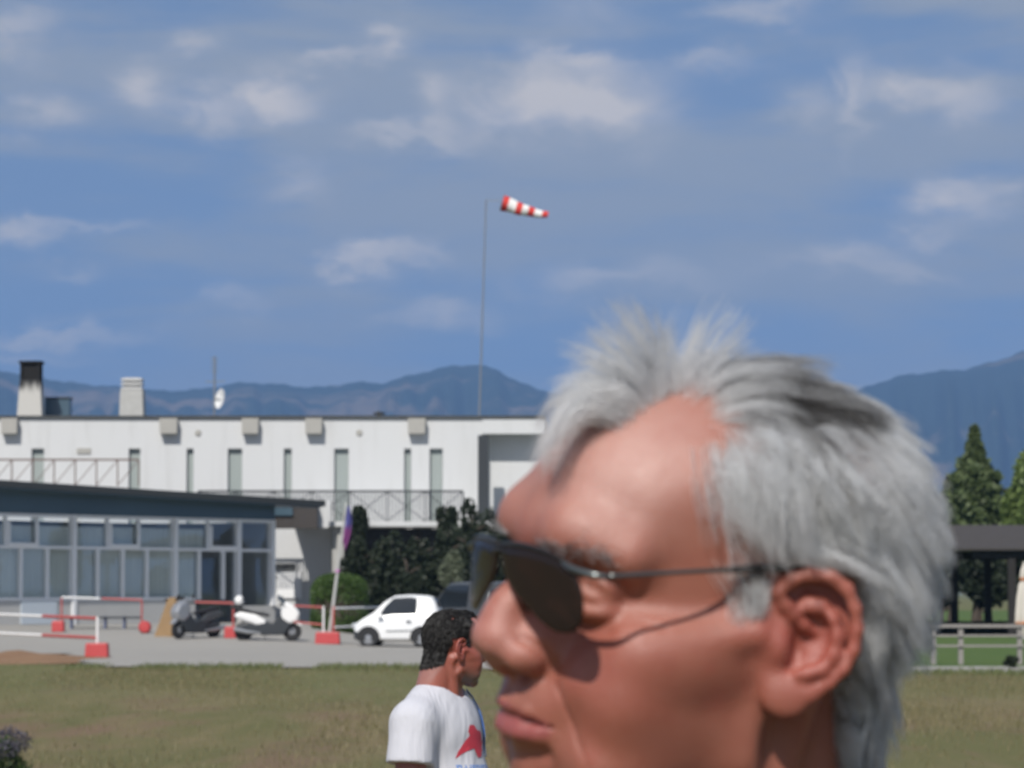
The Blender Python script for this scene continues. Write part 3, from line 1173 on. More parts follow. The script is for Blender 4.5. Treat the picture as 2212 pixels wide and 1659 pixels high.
def ground_mat(kind):
    m = bpy.data.materials.new(kind)
    m.use_nodes = True
    t = NT(m.node_tree)
    co = t.coord('Object')
    if kind == 'dry_grass':
        big = t.noise(t.mapping(co, (.20, .045, 1)), 1.0, 5, .6, .4)
        mid = t.noise(t.mapping(co, (1.2, .22, 1)), 1.0, 6, .65, .3)
        fine = t.noise(t.mapping(co, (14, 5, 1)), 1.0, 5, .7)
        green, straw, earth = (.140, .138, .056), (.225, .178, .098), (.205, .135, .092)
        c = t.mix(t.ramp(t.math('ADD', t.math('MULTIPLY', big, .6), t.math('MULTIPLY', mid, .4)), .40, .62), green, straw)
        c = t.mix(t.math('MULTIPLY', t.ramp(t.noise(t.mapping(co, (.7, .16, 1), (4, 9, 0)), 1.0, 6, .6), .48, .66), .75), c, earth)
        # the strip along the road is greener
        sy = t.n('ShaderNodeSeparateXYZ')
        t.put(sy.inputs[0], co)
        near = t.ramp(t.math('ADD', sy.outputs[1], t.math('MULTIPLY', mid, 14.0)), 52, 72)
        c = t.mix(t.math('MULTIPLY', near, .7), c, (.140, .155, .060))
        c = t.mix(t.math('MULTIPLY', fine, .3), c, t.mix(1.0, c, (.45, .45, .4), 'MULTIPLY'))
        rough, bd, h = .95, .03, fine
    elif kind == 'asphalt':
        n = t.noise(t.mapping(co, (.25, .06, 1)), 1.0, 5, .6)
        f_ = t.noise(co, 30, 4, .7)
        c = t.mix(n, (.31, .295, .27), (.37, .355, .325))
        c = t.mix(t.math('MULTIPLY', f_, .25), c, (.20, .2, .2))
        rough, bd, h = .9, .005, f_
    elif kind == 'lawn':
        n = t.noise(t.mapping(co, (.5, .12, 1)), 1.0, 5, .6)
        f_ = t.noise(co, 18, 4, .7)
        c = t.mix(n, (.055, .115, .028), (.115, .150, .045))
        rough, bd, h = .95, .03, f_
    else:
        n = t.noise(co, 1.2, 5, .6)
        f_ = t.noise(co, 18, 4, .7)
        c = t.mix(n, (.22, .12, .07), (.30, .20, .12))
        rough, bd, h = .95, .03, f_
    b = t.n('ShaderNodeBsdfPrincipled', i_Base_Color=c, i_Roughness=rough)
    b.inputs['Specular IOR Level'].default_value = .2
    t.put(b.inputs['Normal'], t.n('ShaderNodeBump', i_Strength=1.0, i_Distance=bd, i_Height=h).outputs[0])
    t.n('ShaderNodeOutputMaterial', i_Surface=b.outputs[0])
    return m


# ------------------------------------------------------------------ ground
def sheet(name, xs, ys, zf, mat, kind='structure', mask=None):
    nx, ny = len(xs), len(ys)
    V = [(x, y, zf(x, y)) for y in ys for x in xs]
    Q = [(j * nx + i, j * nx + i + 1, (j + 1) * nx + i + 1, (j + 1) * nx + i) for j in range(ny - 1) for i in range(nx - 1)
         if mask is None or mask((xs[i] + xs[i + 1]) / 2, (ys[j] + ys[j + 1]) / 2)]
    used = sorted({i for q in Q for i in q})
    mp = {u: k for k, u in enumerate(used)}
    o = mesh_np(name, np.array([V[u] for u in used]), np.array([[mp[i] for i in q] for q in Q]), mat)
    o['kind'] = kind
    return o


def build_ground():
    xs = np.concatenate([-np.geomspace(14800, 40, 12), np.arange(-36, 37, 1.5), np.geomspace(40, 14800, 12)])
    ys = np.concatenate([[-300, -60, -12], np.arange(-6, 140, 2.0), np.geomspace(142, 13000, 16)])
    rs = random.Random(3)
    def z(x, y):
        if y > 77:
            return gz(x, y) - .03 if y < 140 else .0
        k = min(1, max(0, (64 - y) / 10))
        return k * (.03 * math.sin(x * .7 + y * .23) + .03 * math.sin(x * .31 - y * .5)) - .02
    sheet('ground', xs, ys, z, ground_mat('dry_grass'))
    # asphalt: a road along y = 69..75 and the apron in front of the buildings
    def inlot(x, y):
        edge = 75 + max(0, (-x - 9.2)) * 6.0        # the grass mound bites into the left corner
        road = 69.5 + .35 * math.sin(x * .5) + .004 * x * x
        if x > 7.5:
            return road < y < 75.2
        if x > -9.2:
            return road + max(0, min(5, (4 - x) * .8)) < y < 132
        return min(edge, 91) < y < 132
    xs = np.arange(-40, 40.1, .35)
    ys = np.concatenate([np.arange(66, 78, .18), np.arange(78, 133, .8)])
    sheet('asphalt', xs, ys, lambda x, y: gz(x, y) + .012, ground_mat('asphalt'), mask=inlot)
    xs = np.arange(7.6, 60, 3)
    ys = np.concatenate([np.arange(75.2, 140, 4), [200, 300]])
    sheet('lawn', xs, ys, lambda x, y: .004 + (gz(x, y) if y < 140 else 0), ground_mat('lawn'))
    # bare earth mound on the left, heaped between field and apron
    c = at(60, 1425, 83)
    n = 26
    V, Q = [], []
    for j in range(n):
        for i in range(n):
            u, v = i / (n - 1) * 2 - 1, j / (n - 1) * 2 - 1
            r = math.sqrt(u * u + v * v)
            h = max(0, 1 - r * r) ** 1.3 * (.17 + .05 * math.sin(7 * u + 3 * v) + .03 * math.sin(17 * u))
            V.append((c.x - .9 + 3.4 * u, 84 + 5.0 * v, h - .03))
            if i < n - 1 and j < n - 1:
                Q.append((j * n + i, j * n + i + 1, (j + 1) * n + i + 1, (j + 1) * n + i))
    tag(mesh_np('earth_mound', np.array(V), np.array(Q), ground_mat('earth')), kind='structure')


def blades(name, pts, rs, hgt, wid, mat, lean=.35):
    """grass blades: thin tapering leaves, two quads each"""
    n = len(pts)
    pts = np.asarray(pts)
    a = rs.rand(n) * 2 * np.pi
    h = hgt * (.5 + rs.rand(n))
    w = wid * (.6 + .8 * rs.rand(n))
    side = np.stack([np.cos(a), np.sin(a), np.zeros(n)], 1)
    ln = np.stack([np.cos(a + 1.3), np.sin(a + 1.3), np.zeros(n)], 1) * (lean * h * rs.rand(n))[:, None]
    up = np.array((0, 0, 1.0))
    P0, P1, P2 = pts, pts + ln * .35 + up * (h * .55)[:, None], pts + ln + up * h[:, None]
    V = np.stack([P0 - side * w[:, None], P0 + side * w[:, None], P1 + side * (w * .8)[:, None], P1 - side * (w * .8)[:, None],
                  P2 + side * (w * .15)[:, None], P2 - side * (w * .15)[:, None]], 1).reshape(-1, 3)
    i = np.arange(n)[:, None] * 6
    Q = np.concatenate([i + [0, 1, 2, 3], i + [3, 2, 4, 5]])
    return mesh_np(name, V, Q, mat, smooth=False)


def build_grass():
    rs = np.random.RandomState(11)
    gm = leaf_mat('dry_grass_blades', (.14, .145, .055), (.29, .235, .13))
    # the strip of field the camera sees, denser towards the back where blades shrink
    n = 90000
    Y = 28 + (78 - 28) * rs.rand(n) ** .8
    X = (rs.rand(n) * 2 - 1) * (Y * .165 + .6)
    keep = (Y < 69.0 + .8 * np.sin(X * 1.7) + np.maximum(0, np.minimum(5.2, (4 - X) * .8))) | ((X < -9.2) & (Y < 75 + (-X - 9.2) * 5))
    keep &= rs.rand(n) < np.clip(.35 + .5 * (np.sin(X * .9 + Y * .21) + np.sin(X * .37 - Y * .13)), .12, 1)
    X, Y = X[keep], Y[keep]
    o = blades('grass', np.stack([X, Y, np.zeros(len(X))], 1), rs, .06, .006, gm)
    tag(o, kind='stuff')
    # greener weeds along the edge of the asphalt
    n = 9000
    X = (rs.rand(n) * 2 - 1) * 12.5
    Y = 69.2 + np.maximum(0, np.minimum(5.2, (4 - X) * .8)) + rs.randn(n) * 1.1 - .7
    c = np.round(X * 1.3) * .77
    keep = (np.sin(c * 3.1) + np.sin(c * 1.7) > -1.5) & (X > -9.5)
    o = blades('weeds', np.stack([X, Y, np.zeros(n)], 1)[keep], rs, .085, .012, leaf_mat('weed_leaves', (.09, .12, .04), (.20, .22, .09)))
    tag(o, kind='stuff')


# ------------------------------------------------------------------ plants
def leaf_cloud(name, pts, size, rs, mat, parent=None, flat=.0):
    """one small folded leaf quad per point"""
    n = len(pts)
    a = unit(rs.randn(n, 3))
    b = unit(np.cross(a, rs.randn(n, 3)))
    s = size * (.6 + .8 * rs.rand(n))[:, None]
    pts = np.asarray(pts)
    off = np.array(world_of(parent)) if parent else 0
    V = np.stack([pts - a * s, pts + b * s * .6, pts + a * s, pts - b * s * .6], 1).reshape(-1, 3) - off
    Q = np.arange(n * 4).reshape(-1, 4)
    return mesh_np(name, V, Q, mat, parent, smooth=False)


def lumpy_points(c, r, n, rs, lumps=9, shell=.55):
    """points in a cluster of clumps filling an ellipsoid"""
    cs = unit(rs.randn(lumps, 3)) * (rs.rand(lumps, 1) ** .4) * .72
    k = rs.randint(lumps, size=n)
    d = unit(rs.randn(n, 3)) * (shell + (1 - shell) * rs.rand(n, 1)) * (.28 + .22 * rs.rand(lumps))[k][:, None]
    return np.array(c) + (cs[k] + d) * np.array(r)


def tree(name, x, Y, ytop, ybase_crown, halfw, seed, mats, label, cat='tree', group=None, kind='broad', leaves=9000, size=.10):
    rs = np.random.RandomState(seed)
    base = at(x, 1278, Y)
    base.z = 0
    top = at(x, ytop, Y).z
    bot = max(.6, at(x, ybase_crown, Y).z)
    w = halfw * Y / F
    root = empty(name, base)
    tag(root, label, cat, group)
    tb = MB()
    pts = [base, base + Vector((.08, .02, top * .35)), base + Vector((-.05, 0, top * .7)), base + Vector((0, 0, top * .93))]
    tb.tube(pts, [.16 + top * .012, .13, .07, .02], 9)
    for k in range(7):
        z = bot + (top - bot) * (.05 + .12 * k)
        a = k * 2.4
        tb.tube([base + Vector((0, 0, z)), base + Vector((math.cos(a) * w * .35, math.sin(a) * w * .35, z + .25 * w)),
                 base + Vector((math.cos(a) * w * .75, math.sin(a) * w * .75, z + .4 * w))], [.06, .04, .015], 6)
    tb.build('trunk', M['bark'], root, smooth=True)
    if kind == 'cone':
        h = rs.rand(leaves) ** .75
        zz = bot + (top - bot) * (1 - h)
        prof = np.interp(1 - h, [0, .12, .30, .50, .66, .74, .80, .88, 1], [.8, 1, .9, 1.05, .95, .70, .42, .27, .10])
        a = rs.rand(leaves) * 2 * np.pi
        lump = 1 + .22 * np.sin(a * 5 + zz * 3) + .15 * np.sin(zz * 9 + a * 2)
        r = w * prof * lump * (rs.rand(leaves) ** .35)
        P = np.stack([base.x + r * np.cos(a), base.y + r * np.sin(a), zz + .1 * rs.randn(leaves)], 1)
    else:
        c = (base.x, base.y, (top + bot) / 2)
        P = lumpy_points(c, (w, w * .8, (top - bot) / 2), leaves, rs, 16)
    leaf_cloud('crown', P, size, rs, mats, root)
    return root


# ------------------------------------------------------------------ hills far behind, and the sky's haze in front of them
def build_hills():
    prof = [(-9500, 1100), (-7000, 880), (-5200, 800), (-3800, 850), (-2600, 790), (-1700, 830), (-900, 800), (-400, 770), (-100, 785), (0, 797), (60, 806), (140, 822), (250, 832), (340, 841), (430, 838), (500, 825), (560, 823), (640, 831), (700, 833),
            (760, 822), (820, 825), (870, 812), (930, 796), (985, 786), (1030, 783), (1075, 796), (1115, 818), (1160, 838), (1240, 850), (1400, 858),
            (1600, 870), (1750, 862), (1850, 842), (1900, 822), (1950, 808), (2010, 800), (2080, 795), (2150, 778), (2212, 755), (2400, 735), (2900, 780), (3400, 800), (4300, 760), (5600, 850), (7000, 800), (8600, 900), (10500, 1150)]
    px = np.array([p[0] for p in prof], float)
    py = np.array([p[1] for p in prof], float)
    D = 8000.0
    rs = np.random.RandomState(5)
    nx, ny = 760, 46
    xs = np.concatenate([np.linspace(-9500, -950, 170), np.linspace(-900, 3400, 420), np.linspace(3450, 10500, 170)])
    top = np.interp(xs, px, py) + 2.0 * np.sin(xs * .07) + 1.2 * np.sin(xs * .19 + 1)
    X = (xs - 1106) / F * D
    H = (1278 - top) / F * D
    V = []
    for j in range(ny):
        v = j / (ny - 1)                      # 0 near foot .. 1 behind the crest
        y = D - 3000 + 4200 * v
        g = math.sin(min(1, v / .714) * math.pi / 2) ** 1.5 if v < .714 else math.cos((v - .714) / .286 * math.pi / 2)
        rid = .12 * np.sin(xs * .021 + 4 * v) + .08 * np.sin(xs * .057 - 7 * v + 1) + .05 * np.sin(xs * .13 + 11 * v)
        k = H * (g + rid * g * (1 - g) * 3.0)
        V.append(np.stack([X * y / D, np.full(nx, y), k * (y / D if v <= .714 else 1.0) - 2], 1))
    V = np.concatenate(V)
    Q = np.array([(j * nx + i, j * nx + i + 1, (j + 1) * nx + i + 1, (j + 1) * nx + i) for j in range(ny - 1) for i in range(nx - 1)])
    m = bpy.data.materials.new('wooded_slopes')
    m.use_nodes = True
    t = NT(m.node_tree)
    co = t.coord('Object')
    n = t.noise(t.mapping(co, (.0022, .0016, .006)), 1.0, 7, .62, .6)
    n2 = t.noise(co, .02, 4, .6)
    c = t.mix(t.ramp(n, .52, .64), (.022, .036, .030), (.20, .15, .11))
    c = t.mix(t.math('MULTIPLY', n2, .5), c, (.03, .045, .03))
    b = t.n('ShaderNodeBsdfPrincipled', i_Base_Color=c, i_Roughness=1.0)
    b.inputs['Specular IOR Level'].default_value = 0
    t.n('ShaderNodeOutputMaterial', i_Surface=b.outputs[0])
    tag(mesh_np('hills', V, Q, m), kind='structure')


def build_haze():
    mb = MB()
    mb.box((-15000, -400, -3), (15000, 13500, 760))
    m = bpy.data.materials.new('haze')
    m.use_nodes = True
    t = NT(m.node_tree)
    v = t.n('ShaderNodeVolumePrincipled')
    v.inputs['Color'].default_value = HAZE_COLOR
    v.inputs['Density'].default_value = HAZE_DENSITY
    v.inputs['Anisotropy'].default_value = 0.0
    t.n('ShaderNodeOutputMaterial', i_Volume=v.outputs[0])
    o = mb.build('haze', m)
    tag(o, kind='stuff')


HAZE_COLOR = (.30, .54, 1.0, 1)
HAZE_DENSITY = .00012
# ------------------------------------------------------------------ the two storey white building
def build_white_building():
    Y = 133.0
    root = empty('white_building', (at(500, 1278, 133).x, 133, 0))
    tag(root, 'long flat roofed white building with narrow upper windows', 'building')
    zt, zb = at(0, 903, Y).z, at(0, 1142, Y).z
    zslab = at(0, 1128, 131).z
    X = lambda x, y=1000: at(x, y, Y).x
    wins = [(68, 95, 968), (278, 303, 968), (403, 418, 966), (492, 523, 969), (613, 630, 970), (722, 753, 969), (873, 888, 970), (928, 956, 970)]
    zw = at(0, 969, Y).z
    # wall with openings: piers between the windows, a band above, recess backs
    w = MB()
    xs = [X(-140)] + [v for a, b, _ in wins for v in (X(a), X(b))] + [X(1042)]
    for i in range(0, len(xs), 2):
        w.box((xs[i], Y, zslab), (xs[i + 1], Y + .3, zw))
    w.box((X(-140), Y, zw), (X(1042), Y + .3, zt))
    w.box((X(-140), Y + .3, 0), (X(1042), Y + 9, zt - .05))
    w.build('wall', M['white_wall'], root)
    for a, b, _ in wins:
        MB().box((X(a) + .02, Y + .21, zslab), (X(b) - .02, Y + .295, zw - .01)).build('window', M['shutter'], root)
    # roof edge and gutter
    r = MB().box((X(-141), Y - .12, zt), (X(1180), Y + 9.1, zt + .09))
    r.build('roof', M['darkroof'], root)
    # overhanging beam, side wall and column of the open corner on the right
    MB().box((X(1042) + .003, Y - .05, at(0, 937, Y).z), (X(1178), Y + .25, zt - .004)).build('beam', M['white_wall'], root)
    MB().box((X(1044), Y + 1.0, 2.5), (X(1185), Y + 1.3, zt - .06)).build('back_wall', M['white_wall'], root)
    MB().box((X(1042) + .003, Y + .26, zt - .25), (X(1178), Y + .99, zt - .06)).build('soffit', M['grey_wall'], root)
    MB().box((X(1033), Y - 1.3, 0), (X(1056), Y - .95, at(0, 940, Y - 1.2).z)).build('column', M['darkmetal'], root)
    # terrace slab with its edge, and ground floor wall in its shade
    MB().box((X(640), Y - 3.6, zb + .02), (X(1178), Y - .003, zslab)).build('terrace_slab', M['white_wall'], root)
    g = MB()
    g.box((X(585), Y - .9, 0), (X(718), Y - .55, zb - .003))
    g.build('ground_floor_wall', M['white_wall'], root)
    MB().box((X(722), Y + .02, 0), (X(1175), Y + .29, zb)).build('shade_painted_wall', M['darkmetal'], root)  # near-black colour stands in for the shade under the terrace
    MB().box((X(600), Y - 1.02, at(0, 1230, Y).z), (X(642), Y - .91, at(0, 1218, Y).z)).build('shutter_box', M['darkroof'], root)
    MB().box((X(604), Y - 1.0, at(0, 1292, Y).z), (X(655), Y - .905, at(0, 1236, Y).z)).build('service_door', M['frame'], root)
    for x in (728, 1002):
        MB().box((X(x), Y - 3.3, 0), (X(x + 24), Y - 2.9, zb + .015)).build('pillar', M['concrete'], root)
    # rain hoppers under the parapet
    for a, b in ((4, 40), (346, 385), (523, 560), (660, 697), (881, 920)):
        h = MB().prism([(X(a), zt - .03), (X(b), zt - .03), (X(b) - .02, at(0, 938, Y).z), (X(a) + .02, at(0, 938, Y).z)], Y - .42, Y - .003)
        h.build('rain_hopper', M['beige'], root, bevel=.02)
    for x, y in ((428, 935), (776, 935)):
        c = at(x, y, Y)
        MB().lathe([(.02, -.06), (.10, -.06), (.13, -.003)], c, 16, 'Y').build('wall_vent', M['beige'], root)
    MB().box((X(166), Y - .05, at(0, 980, Y).z), (X(196), Y - .003, at(0, 968, Y).z)).build('wall_grille', M['beige'], root)
    return root


def railing(name, x0, x1, ytop, ybot, Y, step, mat, label, brace='diag', balus=0, r=.025):
    a, b = at(x0, ytop, Y), at(x1, ytop, Y)
    zt, zb = a.z, at(0, ybot, Y).z
    root = empty(name, (a.x, Y, zb))
    tag(root, label, 'railing')
    MB().bar((a.x, Y, zt), (b.x, Y, zt), .07).build('handrail', mat, root)
    n = max(2, round((x1 - x0) / step))
    for k in range(n + 1):
        x = a.x + (b.x - a.x) * k / n
        MB().box((x - r, Y - r, zb), (x + r, Y + r, zt - .026)).build('post', mat, root)
        if k < n:
            x2 = a.x + (b.x - a.x) * (k + 1) / n
            m = MB().bar((x + r, Y, zb + .05), (x2 - r, Y, zt - .04), .03)
            if brace == 'cross':
                m.bar((x + r, Y + .035, zt - .04), (x2 - r, Y + .035, zb + .05), .03)
            m.build('brace', mat, root)
            if balus:
                q = MB()
                for i in range(1, balus):
                    xx = x + (x2 - x) * i / balus
                    q.box((xx - .024, Y - .07, zb + .02), (xx + .024, Y - .042, zt - .03))
                q.build('balusters', mat, root)
    return root


def build_roof_things():
    Y = 135.5
    zr = at(0, 903, 133).z + .09
    # sooty chimney
    c = at(67, 905, Y)
    root = empty('chimney', (c.x, Y, zr))
    tag(root, 'tall tapered chimney blackened with soot at the top left', 'chimney')
    w0, w1 = 27 * Y / F, 22 * Y / F
    z1, z2 = at(0, 822, Y).z, at(0, 781, Y).z
    def frust(mb, x, y, wa, wb, za, zb):
        vs = [(x + i * wa, y + j * wa, za) for i, j in ((-1, -1), (1, -1), (1, 1), (-1, 1))] + [(x + i * wb, y + j * wb, zb) for i, j in ((-1, -1), (1, -1), (1, 1), (-1, 1))]
        mb.add(vs, [(3, 2, 1, 0), (4, 5, 6, 7), (0, 1, 5, 4), (1, 2, 6, 5), (2, 3, 7, 6), (3, 0, 4, 7)])
        return mb
    m = bpy.data.materials.new('sooty_concrete')
    m.use_nodes = True
    t = NT(m.node_tree)
    s = t.n('ShaderNodeSeparateXYZ')
    t.put(s.inputs[0], t.coord('Object'))
    f = t.ramp(t.math('ADD', s.outputs[2], t.math('MULTIPLY', t.noise(t.mapping(t.coord('Object'), (5, 5, 1)), 1.0, 4), .9)), z1 - zr - .1, z1 - zr + .45)
    b = t.n('ShaderNodeBsdfPrincipled', i_Base_Color=t.mix(f, (.50, .49, .46), (.03, .03, .03)), i_Roughness=.9)
    t.n('ShaderNodeOutputMaterial', i_Surface=b.outputs[0])
    frust(MB(), c.x, Y, w0, w1, zr, z1).build('stack', m, root)
    cp = frust(MB(), c.x, Y, w1 + .03, w1 + .05, z2 - .1, z2)
    for i, j in ((-1, -1), (1, -1), (1, 1), (-1, 1)):
        cp.box((c.x + i * (w1 - .06) - .05, Y + j * (w1 - .06) - .05, z1), (c.x + i * (w1 - .06) + .05, Y + j * (w1 - .06) + .05, z2 - .1))
    cp.box((c.x - w1 + .08, Y - w1 + .08, z1), (c.x + w1 - .08, Y + w1 - .08, z2 - .1))
    cp.build('cap', M['soot'], root)
    # louvred chimney
    c = at(286, 905, Y)
    root = empty('chimney', (c.x, Y, zr))
    tag(root, 'shorter pale chimney with a louvred grey concrete cap', 'chimney')
    z1, z2 = at(0, 843, Y).z, at(0, 815, Y).z
    frust(MB(), c.x, Y, 26 * Y / F, 24 * Y / F, zr, z1).build('stack', M['concrete'], root)
    cp = MB()
    for k in range(3):
        za = z1 + .02 + (z2 - z1) * k / 3
        frust(cp, c.x, Y, .43, .40, za, za + .09)
    cp.box((c.x - .3, Y - .3, z1), (c.x + .3, Y + .3, z2 - .03))
    cp.build('cap', M['grey_wall'], root)
    # grey cabinet
    a, b = at(97, 858, Y + 1.5), at(150, 905, Y + 1.5)
    root = empty('rooftop_cabinet', ((a.x + b.x) / 2, Y + 1.5, zr))
    tag(root, 'square blue grey cabinet on the roof beside the sooty chimney', 'cabinet')
    MB().box((a.x, Y + 1.5, zr), (b.x, Y + 2.3, a.z - .05)).build('casing', M['bluepanel'], root, bevel=.02)
    MB().box((a.x - .03, Y + 1.45, a.z - .047), (b.x + .03, Y + 2.35, a.z)).build('lid', M['darkroof'], root)
    # dish
    c = at(463, 900, Y)
    root = empty('antenna_mast', (c.x, Y, zr))
    tag(root, 'thin aerial mast with satellite dish on the flat roof', 'antenna')
    MB().tube([(c.x, Y, zr), (c.x, Y, at(0, 770, Y).z)], .045, 8).build('mast', M['steel'], root, smooth=True)
    el = MB()
    z = at(0, 825, Y).z
    el.bar((c.x - .35, Y, z), (c.x + .42, Y, z + .02), .03)
    for k in range(5):
        el.bar((c.x - .3 + .16 * k, Y - .25, z + .02), (c.x - .3 + .16 * k, Y + .25, z + .02), .015)
    el.build('aerial', M['steel'], root)
    for k in range(4):
        z = at(0, 775 + 9 * k, Y).z
        MB().bar((c.x - .15, Y - .05, z), (c.x + .12, Y + .05, z), .03).build('rod', M['steel'], root)
    d = MB()
    prof = [(0.001, .10), (.14, .085), (.28, .045), (.40, 0), (.405, -.012), (.28, .025), (.14, .066), (0.001, .08)]
    d.lathe(prof, (0, 0, 0), 24, 'Y')
    R = Matrix.Rotation(RAD(-58), 3, 'Z') @ Matrix.Rotation(RAD(-20), 3, 'X')
    cc = at(475, 861, Y - .3)
    R2 = Matrix.Rotation(RAD(-12), 3, 'Y')
    d.v = [R2 @ (R @ v) + cc for v in d.v]
    dish = d.build('dish', M['white_paint'], root, smooth=True)
    MB().bar(cc + Vector((.02, .02, -.02)), (c.x, Y, cc.z + .02), .03).build('bracket', M['steel'], root)
    # small vent pipe
    c = at(819, 903, Y)
    root = empty('roof_vent', (c.x, Y, zr))
    tag(root, 'small capped vent pipe on the flat roof near its middle', 'vent')
    MB().tube([(c.x, Y, zr), (c.x, Y, zr + .18)], .12, 12).build('pipe', M['white_wall'], root, smooth=True)
    MB().lathe([(.24, zr + .18), (.26, zr + .22), (.05, zr + .30)], (c.x, Y, 0), 16).build('cowl', M['darkroof'], root)


# ------------------------------------------------------------------ glazed lounge in front of it
def build_lounge():
    A = Vector((at(0, 1278, 114).x, 114.0))
    B = Vector((at(586, 1278, 125.2).x, 125.2))
    d = (B - A).normalized()
    nrm = Vector((d.y, -d.x))                # towards the camera
    if nrm.y > 0:
        nrm = -nrm
    root = empty('glazed_lounge', (A.x, A.y, 0))
    tag(root, 'low glazed lounge with white mullions and a dark overhanging roof', 'building')

    def S(x):
        """distance along the front at picture column x"""
        k = (x - 1106) / F
        # A.x + s d.x = k (A.y + s d.y)
        return (k * A.y - A.x) / (d.x - k * d.y)

    def P(s, o, z):
        q = A + d * s + nrm * o
        return (q.x, q.y, z)

    def blk(mb, s0, s1, o0, o1, z0, z1):
        vs = [P(s, o, z) for s in (s0, s1) for o in (o0, o1) for z in (z0, z1)]
        mb.add(vs, [(0, 1, 3, 2), (4, 6, 7, 5), (0, 4, 5, 1), (2, 3, 7, 6), (0, 2, 6, 4), (1, 5, 7, 3)])
        return mb
    zs, zm, zt = 1.39, 3.15, 4.23
    s_end = S(592)
    s_beg = S(0) - 6
    low = blk(MB(), s_beg, S(420), -.12, .08, 0, zs - .03)
    blk(low, S(518), s_end, -.12, .08, 0, zs - .25)
    low.build('low_wall', M['grey_wall'], root)
    blk(MB(), S(43), S(120), .082, .12, .55, zs - .05).build('pale_panel', M['lightpanel'], root)
    # clerestory panel and roof
    MB().add([P(s, o, z) for s, z1 in ((s_beg, 5.14), (s_end, 4.80)) for o in (-.1, .04) for z in (zt + .05, z1)], [(0, 1, 3, 2), (4, 6, 7, 5), (0, 4, 5, 1), (2, 3, 7, 6), (0, 2, 6, 4), (1, 5, 7, 3)]).build('clerestory_panel', M['bluepanel'], root)
    vs = [P(s_beg, 1.5, 5.40), P(S(645), 1.3, 5.00), P(S(645), -6, 5.00), P(s_beg, -6, 5.40)]
    vs += [(x, y, z - .22) for x, y, z in vs]
    MB().add(vs, [(0, 1, 2, 3), (7, 6, 5, 4), (0, 4, 5, 1), (1, 5, 6, 2), (2, 6, 7, 3), (3, 7, 4, 0)]).build('roof', M['darkroof'], root)
    vs = [P(s_beg, 1.4, 5.175), P(S(640), 1.2, 4.775), P(S(640), .05, 4.775), P(s_beg, .05, 5.175)]
    vs += [(x, y, z - .04) for x, y, z in vs]
    MB().add(vs, [(0, 1, 2, 3), (7, 6, 5, 4), (0, 4, 5, 1), (1, 5, 6, 2), (2, 6, 7, 3), (3, 7, 4, 0)]).build('soffit', M['bluepanel'], root)
    # frames
    main = [-62, 157, 376, 513, 586]
    fr = MB()
    for x in main:
        blk(fr, S(x) - .09, S(x) + .09, -.1, .14, .5 if x in (157,) else zs - .25 if x > 500 else zs - .03, zt + .05)
    blk(fr, s_beg, s_end, -.08, .06, zt - .07, zt + .045)
    blk(fr, s_beg, s_end, -.08, .07, zm - .05, zm + .05)
    blk(fr, s_beg, S(420), -.08, .09, zs - .028, zs + .06)
    for x in (45, 102, 211, 265, 317, 430, 482):
        blk(fr, S(x) - .06, S(x) + .06, -.08, .065, zs - .02, zm - .052)
    for x in (12, 80, 232, 299, 449):
        blk(fr, S(x) - .05, S(x) + .05, -.08, .065, zm + .052, zt - .072)
    fr.build('mullions', M['frame'], root)
    up = [-62, 12, 80, 157, 232, 299, 376, 449, 513, 586]
    lo = [-62, 45, 102, 157, 211, 265, 317, 376, 430, 482, 513, 586]
    for row, za, zb, tone in ((up, zm + .05, zt - .07, 0), (lo, zs + .05, zm - .05, 1)):
        for i, (a, b) in enumerate(zip(row[:-1], row[1:])):
            dark = (row is lo and (a, b) in ((430, 482), (482, 513), (513, 586)))
            wz = za if not dark else .75
            win = blk(MB(), S(a) + .06, S(b) - .06, -.03, -.015, wz, zb).build('window', M['glass'], root)
            if (a, b) in ((12, 80), (232, 299), (449, 513)):
                fb = MB()
                blk(fb, S(a) + .06, S(b) - .06, .07, .12, za + .0, za + .09)
                blk(fb, S(a) + .055, S(a) + .14, .07, .12, za + .09, za + .8)
                blk(fb, S(b) - .14, S(b) - .055, .07, .12, za + .09, za + .8)
                fb.build('casement', M['frame'], win)
            if not dark and not (row is up and a >= 449):
                # curtain with folds behind the pane
                s0, s1 = S(a) + .03, S(b) - .03
                n = 40
                vs, fs = [], []
                for k in range(n + 1):
                    s = s0 + (s1 - s0) * k / n
                    o = -.16 + .04 * math.sin(k * 1.25 + a) + .02 * math.sin(k * .37)
                    zt2 = zb - (.28 if row is up else .0) 
                    vs += [P(s, o, za - .1), P(s, o, zt2)]
                    if k < n:
                        fs.append((2 * k, 2 * k + 2, 2 * k + 3, 2 * k + 1))
                MB().add(vs, fs).build('curtain', M['curtain'], win, smooth=True)
    # room behind: floor, back wall
    rm = MB()
    blk(rm, s_beg, s_end, -5.8, -5.7, 0, 4.2)
    blk(rm, s_end - .1, s_end, -5.7, -.13, 0, 4.2)
    rm.build('back_wall', M['grey_wall'], root)
    # dormer like grey block where the roof meets the white building
    gb = MB()
    a = at(640, 1088, 129.0)
    b = at(696, 1142, 129.0)
    gb.box((a.x - 1.1, 128.3, b.z), (b.x - .15, 129.2, a.z))
    gb.build('roof_block', M['brownroof'], root)
    c = at(612, 1105, 128.2)
    MB().box((c.x - .35, 128.2, c.z - .15), (c.x + .35, 128.29, c.z + .16)).build('skylight', M['bluepanel'], root)
    # white parapet piece; the sunlit patch's slanted outline is put into its shape
    c0, c1 = at(690, 1082, 129.0), at(716, 1140, 129.0)
    MB().prism([(c0.x, c0.z), (c1.x, c0.z), (c1.x - .1, c1.z), (c0.x - .25, c1.z)], 128.9, 129.2).build('parapet', M['white_wall'], root)
    return root


